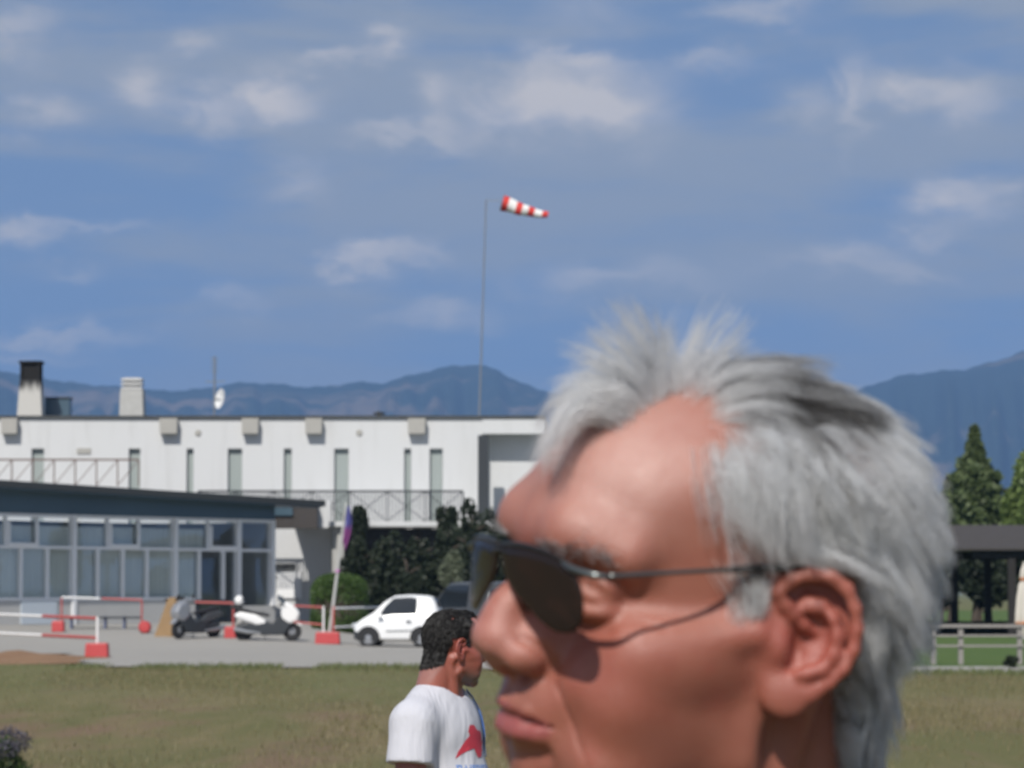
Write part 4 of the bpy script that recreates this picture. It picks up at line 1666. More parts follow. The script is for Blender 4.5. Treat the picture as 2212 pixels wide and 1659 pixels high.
# ------------------------------------------------------------------ barriers: red concrete feet, poles and red-white bars
def foot_block(x, ybot, Y, wpx, h=.36, loc_only=False):
    c = at(x, ybot, Y)
    z = gz(c.x, Y)
    return Vector((c.x, Y, z)), wpx * Y / F, h


def block_mesh(mb, c, w, h, dp=.45):
    vs = []
    for z, k in ((0, 1.0), (h, .93)):
        for i, j in ((-1, -1), (1, -1), (1, 1), (-1, 1)):
            vs.append((c.x + i * w / 2 * k, c.y + j * dp / 2 * k, c.z + z))
    return mb.add(vs, [(3, 2, 1, 0), (4, 5, 6, 7), (0, 1, 5, 4), (1, 2, 6, 5), (2, 3, 7, 6), (3, 0, 4, 7)])


def build_barriers():
    def thing(name, c, label, group):
        r = empty(name, c)
        tag(r, label, 'barrier', group)
        return r
    G = 'red and white pole barriers on the apron'
    # E: front left, white post on a block, two long bars running off to the left
    c, w, h = foot_block(210, 1420, 86, 50)
    r = thing('pole_barrier', c, 'nearest barrier with white post on a big red block', G)
    block_mesh(MB(), c, w, h).build('foot', M['red_paint'], r, bevel=.03)
    MB().tube([c + Vector((0, 0, h)), c + Vector((0, 0, h + .66))], .035, 10).build('post', M['white_paint'], r, smooth=True)
    far = at(-60, 1400, 90)
    zf = 0
    for z, t0 in ((.98, .52), (.49, .50)):
        a = Vector((c.x - .03, c.y, z))
        b = Vector((far.x, 90.0, z + .10))
        m = a.lerp(b, .42)
        MB().tube([a, m], .042, 8).build('red_bar', M['red_rail'], r, smooth=True)
        MB().tube([m, b], .036, 8).build('white_bar', M['white_paint'], r, smooth=True)
    # A-B: low frame with a table behind
    ca, w, h = foot_block(126, 1363, 108, 27)
    r = thing('pole_barrier', ca, 'far left barrier with white and red top bar between two red feet', G)
    block_mesh(MB(), ca, w, h, .4).build('foot', M['red_paint'], r, bevel=.04)
    cb, w2, h2 = foot_block(313, 1368, 107, 24)
    MB().lathe([(.05, -.16), (.15, -.15), (.2, -.08), (.2, .08), (.15, .15), (.05, .16)], cb + Vector((0, 0, .2)), 18, 'Y').build('foot', M['red_paint'], r, smooth=True)
    za, zb2 = at(0, 1290, 108).z, at(0, 1296, 107).z
    MB().tube([ca + Vector((.1, 0, h)), Vector((ca.x + .1, 108, za))], .03, 8).build('post', M['red_rail'], r, smooth=True)
    MB().tube([Vector((cb.x - .1, 107, cb.z + .35)), Vector((cb.x - .1, 107, zb2))], .03, 8).build('post', M['red_rail'], r, smooth=True)
    p0, p1 = Vector((ca.x + .1, 108, za)), Vector((cb.x - .1, 107, zb2))
    MB().tube([p0, p0.lerp(p1, .48)], .03, 8).build('white_bar', M['white_paint'], r, smooth=True)
    MB().tube([p0.lerp(p1, .5), p1], .032, 8).build('red_bar', M['red_rail'], r, smooth=True)
    # C: red post left of the white scooter, bar to the left
    cc, w, h = foot_block(498, 1380, 104.2, 26)
    r = thing('pole_barrier', cc, 'barrier between the two scooters with a small red foot', G)
    block_mesh(MB(), cc, w, h, .4).build('foot', M['red_paint'], r, bevel=.03)
    zt = at(0, 1303, 104.2).z
    MB().tube([cc + Vector((.08, 0, h)), Vector((cc.x + .08, cc.y, zt))], .035, 8).build('post', M['red_rail'], r, smooth=True)
    MB().tube([Vector((cc.x + .08, cc.y, zt)), Vector((at(428, 0, 104.4).x, 104.6, zt + .03))], .035, 8).build('red_bar', M['red_rail'], r, smooth=True)
    # bars from there to the right
    cd, w, h = foot_block(708, 1390, 102, 54)
    r = thing('pole_barrier', cd, 'barrier below the flag pole with the widest red block', G)
    block_mesh(MB(), cd, w, h, .5).build('foot', M['red_paint'], r, bevel=.03)
    for dx, mt in ((-.13, 'white_paint'), (.17, 'red_rail')):
        MB().tube([cd + Vector((dx, 0, h)), cd + Vector((dx, 0, 1.13))], .032, 8).build('post', M[mt], r, smooth=True)
    MB().tube([cd + Vector((-.17, 0, 1.10)), Vector((at(640, 0, 102.3).x, 102.3, cd.z + 1.14))], .03, 8).build('red_bar', M['red_rail'], r, smooth=True)
    MB().tube([cd + Vector((-.17, 0, .58)), Vector((at(640, 0, 102.3).x, 102.3, cd.z + .66))], .03, 8).build('red_bar', M['red_rail'], r, smooth=True)
    MB().tube([cd + Vector((.21, 0, 1.07)), Vector((at(840, 0, 105.5).x, 105.5, cd.z + 1.09))], .03, 8).build('white_bar', M['white_paint'], r, smooth=True)
    MB().tube([cd + Vector((.21, 0, .50)), Vector((at(840, 0, 105.5).x, 105.5, cd.z + .56))], .03, 8).build('white_bar', M['white_paint'], r, smooth=True)
    # flag on its leaning pole stuck in the same block
    base = cd + Vector((.05, .12, h + .001))
    top = at(748, 1085, 102.1)
    r = empty('flag', base)
    tag(r, 'small purple and blue flag hanging on a leaning grey pole', 'flag')
    MB().tube([base, base.lerp(top, .5), top], [.055, .045, .03], 8).build('pole', M['concrete'], r, smooth=True)
    MB().lathe([(.055, -.04), (.065, 0), (.055, .04)], base.lerp(top, .47), 10).build('tie', simple_mat('pink_tape', (.5, .2, .45), .7), r)
    pur = bpy.data.materials.new('purple_blue_cloth')
    pur.use_nodes = True
    t = NT(pur.node_tree)
    s = t.n('ShaderNodeSeparateXYZ')
    t.put(s.inputs[0], t.coord('Object'))
    f = t.ramp(t.math('ADD', s.outputs[2], t.math('MULTIPLY', t.noise(t.coord('Object'), 6, 2), .3)), 3.15, 3.4)
    b = t.n('ShaderNodeBsdfPrincipled', i_Base_Color=t.mix(f, (.20, .05, .19), (.08, .08, .26)), i_Roughness=.8)
    t.n('ShaderNodeOutputMaterial', i_Surface=b.outputs[0])
    n, mm = 14, 14
    V, Q = [], []
    o0 = base.lerp(top, .97)
    o1 = base.lerp(top, .70)
    for j in range(mm):
        v = j / (mm - 1)
        for i in range(n):
            u = i / (n - 1)
            p = o0.lerp(o1, v) + Vector((.05 + u * (.16 * math.sin(math.pi * min(1, v * .9 + .06)) * (1 - .2 * v) + .04), .10 * math.sin(u * 9 + v * 3) * u, -.30 * u * v))
            V.append(tuple(p - base))
            if i < n - 1 and j < mm - 1:
                Q.append((j * n + i, j * n + i + 1, (j + 1) * n + i + 1, (j + 1) * n + i))
    fl = mesh_np('cloth', np.array(V), np.array(Q), pur, r)
    sm = fl.modifiers.new('thick', 'SOLIDIFY')
    sm.thickness = .006


def build_bench():
    a, b = at(142, 1332, 110), at(306, 1333, 110)
    z0 = gz(a.x, 110)
    z = at(0, 1332, 110).z
    root = empty('trestle_table', ((a.x + b.x) / 2, 110, z0))
    tag(root, 'long dark trestle table behind the far left barrier', 'table')
    MB().box((a.x, 109.75, z - .06), (b.x, 110.35, z)).build('table_top', M['darkmetal'], root)
    for x in (165, 237, 278):
        X = at(x, 0, 110).x
        MB().bar((X, 109.85, z - .061), (X, 109.85, z0), .06).bar((X, 109.85, z0 + .4), (X, 110.3, z0 + .4), .04).bar((X, 110.25, z - .061), (X, 110.25, z0), .06).build('leg', simple_mat('blue_grey_leg', (.12, .14, .22), .5), root)


def build_boards():
    Y = 105.0
    c = at(365, 1372, Y)
    z0 = gz(c.x, Y)
    root = empty('cardboard_boards', (c.x, Y, z0))
    tag(root, 'two brown boards leaning together beside the grey scooter', 'board')
    zt = at(0, 1290, Y).z
    X = lambda x: at(x, 1330, Y).x
    MB().prism([(X(333), z0), (X(388), z0), (X(392), zt - .15), (X(363), zt - .03)], Y - .03, Y + .02).build('board', M['card'], root)
    MB().prism([(X(360), z0), (X(371), z0), (X(380), zt), (X(366), zt)], Y - .09, Y - .04).build('board', M['card'], root)
    MB().bar((X(355), Y + .08, zt - .1), (X(397), Y + .08, zt - .02), .09).build('cross_piece', M['wood_dark'], root)


# ------------------------------------------------------------------ windsock
def build_windsock():
    Y = 142.0
    b, t_ = at(1035, 905, Y), at(1050, 432, Y)
    b = b + (b - t_) * ((b.z) / (t_.z - b.z))
    root = empty('windsock', (b.x, Y, 0))
    tag(root, 'red and white striped windsock on a tall thin mast', 'windsock')
    MB().tube([b, b.lerp(t_, .5), t_], [.065, .05, .03], 10).build('mast', M['steel'], root, smooth=True)
    a, e = at(1085, 438, Y), at(1184, 465, Y)
    MB().bar(t_ + Vector((0, 0, -.02)), a + Vector((-.06, 0, .1)), .03).build('swivel_arm', M['steel'], root)
    R0, R1 = 17.5 * Y / F, 6.5 * Y / F
    d = (e - a)
    n, sides = 31, 22
    Vs, Qs = {0: [], 1: []}, {0: [], 1: []}
    up = Vector((0, 0, 1))
    u0 = d.normalized().cross(up).normalized()
    w0 = u0.cross(d.normalized())
    rings = []
    for i in range(n):
        s = i / (n - 1)
        c = a + d * s + Vector((0, 0, -.06 * math.sin(s * math.pi) + .02 * math.sin(s * 14)))
        r = R0 + (R1 - R0) * s
        rings.append([c + (u0 * math.cos(2 * math.pi * k / sides) + w0 * math.sin(2 * math.pi * k / sides)) * r * (1 + .05 * math.sin(3 * 2 * math.pi * k / sides + s * 12)) for k in range(sides)])
    nb = 7
    for band in range(nb):
        i0, i1 = round(band * (n - 1) / nb), round((band + 1) * (n - 1) / nb)
        mb = MB()
        vs = [p for r in rings[i0:i1 + 1] for p in r]
        m = i1 - i0
        fs = [(i * sides + k, i * sides + (k + 1) % sides, (i + 1) * sides + (k + 1) % sides, (i + 1) * sides + k) for i in range(m) for k in range(sides)]
        mb.add(vs, fs).build('red_band' if band % 2 == 0 else 'white_band', M['red_sock'] if band % 2 == 0 else M['white_sock'], root, smooth=True)
    rg = MB()
    rg.tube([a + (u0 * math.cos(x) + w0 * math.sin(x)) * (R0 + .01) for x in np.linspace(0, 2 * math.pi, 25)], .018, 6)
    rg.build('mouth_ring', M['steel'], root, smooth=True)


# ------------------------------------------------------------------ hedge, pergola, fence, parasol, trees
def build_plants_and_right_side():
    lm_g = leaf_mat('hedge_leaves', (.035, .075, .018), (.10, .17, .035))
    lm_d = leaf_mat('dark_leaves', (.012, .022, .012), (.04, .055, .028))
    lm_p = leaf_mat('pine_leaves', (.06, .09, .04), (.16, .21, .08))
    lm_l = leaf_mat('light_leaves', (.08, .13, .035), (.21, .28, .08))
    lm_s = leaf_mat('grey_green_leaves', (.08, .10, .06), (.20, .23, .15))
    rs = np.random.RandomState(2)
    # clipped round bush
    Y = 113.0
    c = at(733, 1345, Y)
    root = empty('round_bush', (c.x, Y, gz(c.x, Y)))
    tag(root, 'clipped dome shaped green bush behind the flag pole', 'bush')
    r = 63 * Y / F
    zt = at(0, 1241, Y).z
    u = unit(rs.randn(16000, 3))
    u[:, 2] = np.abs(u[:, 2]) ** .6 * np.sign(u[:, 2])
    rr = (.90 + .10 * rs.rand(16000))[:, None]
    P = np.array((c.x, Y, zt * .52)) + np.sign(u) * np.abs(u) ** .8 * rr * np.array((r, r, zt * .5))
    P = P[P[:, 2] > .06]
    leaf_cloud('foliage', P, .045, rs, lm_g, root)
    MB().lathe([(r * .5, .08), (r * .82, .35), (r * .86, zt * .6), (r * .5, zt * .9)], (c.x, Y, 0), 16).build('inner_branches', M['bark'], root)
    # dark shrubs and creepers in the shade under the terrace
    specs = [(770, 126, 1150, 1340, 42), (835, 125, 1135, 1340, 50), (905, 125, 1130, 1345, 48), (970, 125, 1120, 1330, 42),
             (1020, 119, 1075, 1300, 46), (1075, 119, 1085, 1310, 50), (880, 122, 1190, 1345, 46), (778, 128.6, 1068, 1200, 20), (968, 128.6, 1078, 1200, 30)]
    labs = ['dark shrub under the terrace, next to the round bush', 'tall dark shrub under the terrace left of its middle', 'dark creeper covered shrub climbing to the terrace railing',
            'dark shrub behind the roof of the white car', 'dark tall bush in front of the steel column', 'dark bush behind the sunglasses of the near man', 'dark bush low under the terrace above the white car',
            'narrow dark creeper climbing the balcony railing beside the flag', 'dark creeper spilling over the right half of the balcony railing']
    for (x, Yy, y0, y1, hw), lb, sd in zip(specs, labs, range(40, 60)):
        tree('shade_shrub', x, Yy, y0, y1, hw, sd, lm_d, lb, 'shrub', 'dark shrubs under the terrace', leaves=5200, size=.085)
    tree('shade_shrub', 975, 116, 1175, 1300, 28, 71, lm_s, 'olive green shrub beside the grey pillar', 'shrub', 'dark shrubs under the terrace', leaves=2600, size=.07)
    # trees behind the pergola on the right
    tree('conifer', 2108, 165, 925, 1270, 52, 21, lm_p, 'pointed conifer rising above the pergola roof', kind='cone', leaves=22000, size=.16)
    tree('broadleaf_tree', 2222, 160, 950, 1240, 78, 22, lm_l, 'light green leafy tree at the right edge', leaves=15000, size=.15)
    tree('grey_green_tree', 2055, 172, 1015, 1260, 52, 23, lm_s, 'grey green tree left of the conifer behind the hair', leaves=9000, size=.15)
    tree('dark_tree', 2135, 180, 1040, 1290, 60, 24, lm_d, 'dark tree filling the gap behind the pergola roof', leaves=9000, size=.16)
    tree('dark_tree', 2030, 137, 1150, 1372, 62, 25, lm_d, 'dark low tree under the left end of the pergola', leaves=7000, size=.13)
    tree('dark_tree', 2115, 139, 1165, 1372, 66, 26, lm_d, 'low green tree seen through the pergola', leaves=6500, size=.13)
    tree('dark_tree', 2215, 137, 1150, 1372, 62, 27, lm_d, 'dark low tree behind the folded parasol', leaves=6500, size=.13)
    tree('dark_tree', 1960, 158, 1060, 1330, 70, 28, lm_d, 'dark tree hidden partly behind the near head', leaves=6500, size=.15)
    # hedge band at the foot of the pergola
    a, b = at(1930, 1360, 128), at(2320, 1360, 128)
    n = 14000
    P = np.stack([a.x + (b.x - a.x) * rs.rand(n), 128 + 1.0 * rs.rand(n), .02 + .45 * rs.rand(n) + .05 * np.sin(rs.rand(n) * 9)], 1)
    root = empty('low_hedge', (a.x, 128.5, 0))
    tag(root, 'low dark hedge along the foot of the pergola', 'hedge')
    leaf_cloud('foliage', P, .07, rs, lm_d, root)
    # pergola
    Y = 124.0
    x0, x1 = at(1985, 0, Y).x, at(2420, 0, Y).x
    zr, ze, zb = at(0, 1130, Y).z, at(0, 1184, Y).z, at(0, 1206, Y).z
    root = empty('pergola', ((x0 + x1) / 2, Y, 0))
    tag(root, 'dark timber pergola with a brown tiled roof', 'shelter')
    MB().add([(x0, Y - .3, ze), (x1, Y - .3, ze), (x1 - .6, Y + 3.5, zr), (x0 + .6, Y + 3.5, zr), (x0, Y + 7, ze), (x1, Y + 7, ze),
              (x0, Y - .3, ze - .08), (x1, Y - .3, ze - .08), (x0, Y + 7, ze - .08), (x1, Y + 7, ze - .08)],
             [(0, 1, 2, 3), (3, 2, 5, 4), (0, 3, 4, 8, 6), (1, 7, 9, 5, 2), (6, 7, 1, 0), (4, 5, 9, 8), (6, 8, 9, 7)]).build('roof', M['brownroof'], root)
    xb = at(2092, 0, Y).x
    MB().box((xb, Y, zb), (x1 - .2, Y + .15, ze - .085)).build('beam', M['wood_dark'], root)
    MB().box((xb, Y + 6.3, zb), (x1 - .2, Y + 6.45, ze - .085)).build('beam', M['wood_dark'], root)
    for x in (2100, 2175, 2330):
        for yy in ((0,) if x != 2100 else ()) + (6.3,):
            if x == 2100 and yy == 0:
                continue
            X = at(x, 0, Y).x
            MB().box((X - .14, Y + yy, 0), (X + .14, Y + yy + .15, zb - .003)).build('post', M['wood_dark'], root)
    # folded parasol
    Y = 119.0
    c = at(2203, 0, Y)
    root = empty('folded_parasol', (c.x, Y, 0))
    tag(root, 'folded cream parasol with orange ties beside the pergola post', 'parasol')
    z = lambda y: at(0, y, Y).z
    MB().tube([(c.x, Y, 0), (c.x, Y, z(1212))], .03, 8).build('pole', M['steel'], root, smooth=True)
    sides = 20
    prof = [(z(1214), .04), (z(1232), .14), (z(1248), .17), (z(1252), .12), (z(1262), .20), (z(1290), .27), (z(1325), .31), (z(1345), .33), (z(1350), .30), (z(1372), .25), (z(1378), .15)]
    vs, fs = [], []
    for h, r_ in prof:
        for k in range(sides):
            a = 2 * math.pi * k / sides
            q = r_ * (1 + .14 * (1 if k % 2 else -1))
            vs.append((c.x + q * math.cos(a), Y + q * math.sin(a), h))
    for i in range(len(prof) - 1):
        for k in range(sides):
            fs.append((i * sides + k, i * sides + (k + 1) % sides, (i + 1) * sides + (k + 1) % sides, (i + 1) * sides + k))
    MB().add(vs, fs).build('canopy', M['cream'], root, smooth=True)
    for y, r_ in ((1251, .17), (1346, .345)):
        MB().lathe([(r_ + .01, z(y) - .05), (r_ + .02, z(y)), (r_ + .01, z(y) + .05)], (c.x, Y, 0), 18).build('tie', M['orange'], root)
    MB().lathe([(.32, .02), (.32, .08), (.08, .14)], (c.x, Y, 0), 16).build('base', M['concrete'], root)
    # post and rail fence
    Y = 77.5
    xs = [1880, 2005, 2064, 2190, 2316]
    root = empty('rail_fence', (at(2064, 0, Y).x, Y, 0))
    tag(root, 'weathered wooden post and rail fence along the lawn', 'fence')
    zt = at(0, 1351, Y).z
    for x in xs:
        X = at(x, 0, Y).x
        MB().box((X - .055, Y - .05, -.02), (X + .055, Y + .05, zt + .03)).build('post', M['fence_wood'], root)
    for y in (1352, 1373, 1395):
        zz = at(0, y, Y).z
        MB().bar((at(1860, 0, Y).x, Y - .075, zz), (at(2340, 0, Y).x, Y - .075, zz), .045, .075 if y < 1360 else .05).build('rail', M['fence_wood'], root)
    # weed clump at its foot
    root = empty('weed_clump', at(2183, 1448, 74))
    root.location.z = 0
    tag(root, 'dark weed clump growing at the road edge by the fence', 'weed')
    P = lumpy_points((root.location.x, 74, .12), (.22, .2, .16), 1500, rs, 6)
    leaf_cloud('foliage', P, .03, rs, lm_d, root)
    # bush at the bottom left, near the camera
    c = at(5, 1640, 24)
    root = empty('lavender_bush', (c.x - .04, 24, 0))
    tag(root, 'dark green and mauve bush in the bottom left corner', 'bush')
    n = 5000
    P = lumpy_points((c.x - .02, 24, .30), (.30, .25, .36), n, rs, 10)
    leaf_cloud('foliage', P, .013, rs, leaf_mat('bush_green', (.02, .05, .015), (.07, .11, .03)), root)
    P = lumpy_points((c.x - .0, 24, .50), (.30, .2, .22), 2500, rs, 8)
    leaf_cloud('flowers', P, .010, rs, leaf_mat('mauve_flowers', (.07, .07, .09), (.14, .13, .17)), root)
    MB().tube([(c.x - .04, 24, 0), (c.x - .04, 24, .25)], [.02, .01], 6).build('stem', M['bark'], root)
# ------------------------------------------------------------------ cars
def loft_car(name, loc, rz, L, W, H, paint, label, stations, wheel_y, wheel_r=.29, details=True):
    root = empty(name, loc, 0)
    tag(root, label, 'car')
    # stations: (y, z bottom, z belt, z top, half width at belt, half width at top)
    st = np.array(stations, float)
    ys = np.linspace(st[0, 0], st[-1, 0], 40)
    col = [np.interp(ys, st[:, 0], st[:, i]) for i in range(1, 6)]
    for i in range(5):
        c = col[i]
        col[i] = np.concatenate([[c[0]], (c[:-2] + 2 * c[1:-1] + c[2:]) / 4, [c[-1]]])
    Rz = Matrix.Rotation(rz, 3, 'Z')

    def section(i):
        zb, zk, zt, wk, wt = (c[i] for c in col)
        h = zt - zk
        return [(0, zb), (wk * .80, zb), (wk * .97, zb + .07), (wk * 1.0, zb + (zk - zb) * .45), (wk * .985, zb + (zk - zb) * .8), (wk * .95, zk),
                (wk * .93 + (wt - wk * .93) * .1, zk + h * .08), (wt + (wk * .93 - wt) * .35, zk + h * .62), (wt, zk + h * .88), (wt * .86, zk + h * .965), (wt * .5, zk + h * .995), (0, zt)]
    V, Q = [], []
    m = len(section(0))
    for i, y in enumerate(ys):
        s = section(i)
        e = 1.0
        ring = [(x, z) for x, z in s] + [(-x, z) for x, z in s[-2:0:-1]]
        V += [tuple(Rz @ Vector((x * e, y, z))) for x, z in ring]
    R = 2 * m - 2
    for i in range(len(ys) - 1):
        for k in range(R):
            Q.append((i * R + k, i * R + (k + 1) % R, (i + 1) * R + (k + 1) % R, (i + 1) * R + k))
    mb = MB()
    mb.add(V, Q + [tuple(range(R)), tuple((len(ys) - 1) * R + k for k in range(R))])
    mb.v = [v + Vector(loc) for v in mb.v]
    # wheel arches are cut by dark liners standing proud of the flank
    mb.build('body', paint, root, smooth=True)

    def side_patch(nm, ya, yb, ka, kb, mat, sx, off=.006, par=root, shape=None, n=14):
        """patch of the flank between profile rows ka..kb"""
        vs, fs = [], []
        for j in range(n + 1):
            y = ya + (yb - ya) * j / n
            i = np.interp(y, ys, np.arange(len(ys)))
            i0 = int(min(len(ys) - 2, i))
            f = i - i0
            s0, s1 = np.array(section(i0)), np.array(section(i0 + 1))
            s = s0 * (1 - f) + s1 * f
            lo_, hi_ = (ka, kb) if shape is None else shape(j / n)
            for q in range(6):
                k = lo_ + (hi_ - lo_) * q / 5
                k0 = int(min(m - 2, k))
                p = s[k0] * (1 - (k - k0)) + s[k0 + 1] * (k - k0)
                vs.append(Rz @ Vector((sx * (p[0] + off), y, p[1] + off * .3)) + Vector(loc))
            if j < n:
                fs += [(j * 6 + q, j * 6 + q + 1, (j + 1) * 6 + q + 1, (j + 1) * 6 + q) for q in range(5)]
        o = MB().add(vs, fs).build(nm, mat, par, smooth=True)
        return o
    for sx in (-1, 1):
        d = side_patch('door', .62 * L - L / 2 - .0, .30 * L - L / 2 + .02, 2.3, 5.0, paint, sx, .004)
        side_patch('window', .70 * L - L / 2, .27 * L - L / 2, 6, 8, M['glass_dark'], sx, .007, root,
                   lambda t: (6.05, 6.15 + (8.05 - 6.15) * min(1, t * 2.6 + .05) ** .8 if t < .9 else 7.9))
        q = Rz @ Vector((sx * (W / 2 * .99), .36 * L - L / 2, .78)) + Vector(loc)
        MB().box(q - Vector((.07, .07, .015)), q + Vector((.07, .07, .015))).build('handle', M['darkmetal'], d)
        a = Rz @ Vector((sx * (W / 2 + .004), .28 * L - L / 2, .50)) + Vector(loc)
        b = Rz @ Vector((sx * (W / 2 + .004), .62 * L - L / 2, .48)) + Vector(loc)
        MB().bar(a, b, .018, .03).build('side_trim', M['darkmetal'], root)
        q = Rz @ Vector((sx * (W / 2 + .07), .69 * L - L / 2, .93)) + Vector(loc)
        MB().box(q - Vector((.09, .05, .06)), q + Vector((.09, .05, .06))).build('mirror', paint, root, bevel=.03)
        for wy in wheel_y:
            c = Rz @ Vector((sx * (W / 2 - .10), wy, wheel_r)) + Vector(loc)
            w = MB().lathe([(wheel_r * .6, -.1), (wheel_r * .96, -.1), (wheel_r, -.06), (wheel_r, .06), (wheel_r * .96, .1), (wheel_r * .6, .1)], (0, 0, 0), 26, 'X')
            w.v = [Rz @ v + c for v in w.v]
            tyre = w.build('wheel', M['rubber'], root, smooth=True)
            rm = MB().lathe([(.02, sx * .085), (wheel_r * .62, sx * .10), (wheel_r * .62, sx * .104), (.02, sx * .115)], (0, 0, 0), 20, 'X')
            rm.v = [Rz @ v + c for v in rm.v]
            rm.build('rim', M['silver'], tyre, smooth=True)
            lin = MB()
            pts = [(wy + (wheel_r + .055) * math.cos(a), wheel_r + (wheel_r + .055) * math.sin(a)) for a in np.linspace(-.25, math.pi + .25, 15)]
            lin.prism(pts, sx * (W / 2 + .010), sx * (W / 2 - .35), 'X')
            lin.v = [Rz @ v + Vector(loc) for v in lin.v]
            lin.build('wheel_arch', M['blackcloth'], root)
        q = Rz @ Vector((sx * (W / 2 - .17), -L / 2 + .03, .86)) + Vector(loc)
        MB().box(q - Vector((.10, .07, .15)), q + Vector((.10, .07, .15))).build('tail_light', M['lamp_red'], root, bevel=.03)
        q = Rz @ Vector((sx * (W / 2 - .27), L / 2 - .06, .64)) + Vector(loc)
        MB().box(q - Vector((.14, .07, .08)), q + Vector((.14, .07, .08))).build('headlight', M['lamp_clear'], root, bevel=.04)
    # windscreen and rear window laid over the loft
    def cross_patch(nm, ya, yb, mat, off=.008):
        vs, fs = [], []
        n = 10
        for j in range(n + 1):
            y = ya + (yb - ya) * j / n
            i = np.interp(y, ys, np.arange(len(ys)))
            i0 = int(min(len(ys) - 2, i))
            s = np.array(section(i0)) * (1 - (i - i0)) + np.array(section(i0 + 1)) * (i - i0)
            for q in range(9):
                u = (q / 4 - 1) * .84
                wt = s[8][0]
                z = np.interp(abs(u) * wt, [s[11][0], s[10][0], s[9][0], s[8][0]], [s[11][1], s[10][1], s[9][1], s[8][1]])
                vs.append(Rz @ Vector((u * wt, y, z + off)) + Vector(loc) + Rz @ Vector((0, off * (1 if ya > 0 else -1), 0)))
            if j < n:
                fs += [(j * 9 + q, j * 9 + q + 1, (j + 1) * 9 + q + 1, (j + 1) * 9 + q) for q in range(8)]
        MB().add(vs, fs).build(nm, mat, root, smooth=True)
    cross_patch('windscreen', .71 * L - L / 2, .60 * L - L / 2, M['glass_dark'])
    cross_patch('rear_window', -L / 2 + .24, -L / 2 + .10, M['glass_dark'])
    for nm, y0, z in (('bumper', L / 2 - .02, .36), ('bumper', -L / 2 + .02, .36)):
        b = MB()
        s = 1 if y0 > 0 else -1
        b.prism([(-W / 2 + .05, y0 - s * .25), (W / 2 - .05, y0 - s * .25), (W / 2 - .12, y0 + s * .03), (-W / 2 + .12, y0 + s * .03)], z - .12, z + .12, 'Z')
        b.v = [Rz @ v + Vector(loc) for v in b.v]
        b.build(nm, paint if s < 0 else M['darkmetal'], root, bevel=.03)
    q = MB()
    q.box((-.26, -L / 2 - .018, .52), (.26, -L / 2 - .008, .63))
    q.v = [Rz @ v + Vector(loc) for v in q.v]
    q.build('number_plate', M['white_paint'], root)
    return root


def build_cars():
    L, W = 2.56, 1.52
    c = at(864, 1396, 101.5)
    st = [(-1.75, .42, .70, .75, .60, .55), (-1.68, .30, .86, 1.02, .73, .56), (-1.50, .24, .90, 1.38, .78, .57), (-1.2, .22, .90, 1.46, .80, .58), (-.5, .2, .89, 1.49, .80, .60),
          (.15, .2, .88, 1.46, .80, .60), (.55, .2, .87, 1.30, .80, .60), (.98, .2, .86, .98, .79, .66), (1.25, .22, .83, .87, .77, .68), (1.60, .26, .68, .73, .72, .66), (1.75, .38, .55, .60, .62, .58)]
    st = [(y * .731, zb, zk * 1.03, zt * 1.05, a * .95, b * .95) for y, zb, zk, zt, a, b in st]
    wht = simple_mat('white_car_paint', (.80, .81, .81), .25, spec=.6)
    loft_car('parked_car', (c.x, 101.5, 0), RAD(84), L, W, 1.56, wht, 'short white hatchback with dark side window parked left of the person in white', st, (.84, -.74))
    c = at(1012, 1400, 107.5)
    st = [(-2.1, .45, .80, .86, .68, .6), (-2.02, .35, .98, 1.15, .82, .62), (-1.85, .3, 1.08, 1.90, .86, .66), (-1.2, .3, 1.08, 1.98, .88, .68), (.2, .3, 1.05, 1.95, .88, .68),
          (.75, .3, .99, 1.5, .88, .66), (1.15, .3, .98, 1.12, .86, .7), (1.7, .33, .9, .96, .82, .7), (2.1, .42, .62, .7, .7, .62)]
    loft_car('parked_car', (c.x, 107.5, 0), RAD(38), 4.2, 1.78, 1.8, M['greycar'], 'taller grey car with dark rear window behind the head of the person in white', st, (1.35, -1.3), .33)


# ------------------------------------------------------------------ scooters
def torus_pts(c, R, n=24):
    return [Vector((c[0] + R * math.cos(a), c[1], c[2] + R * math.sin(a))) for a in np.linspace(0, 2 * math.pi, n + 1)]


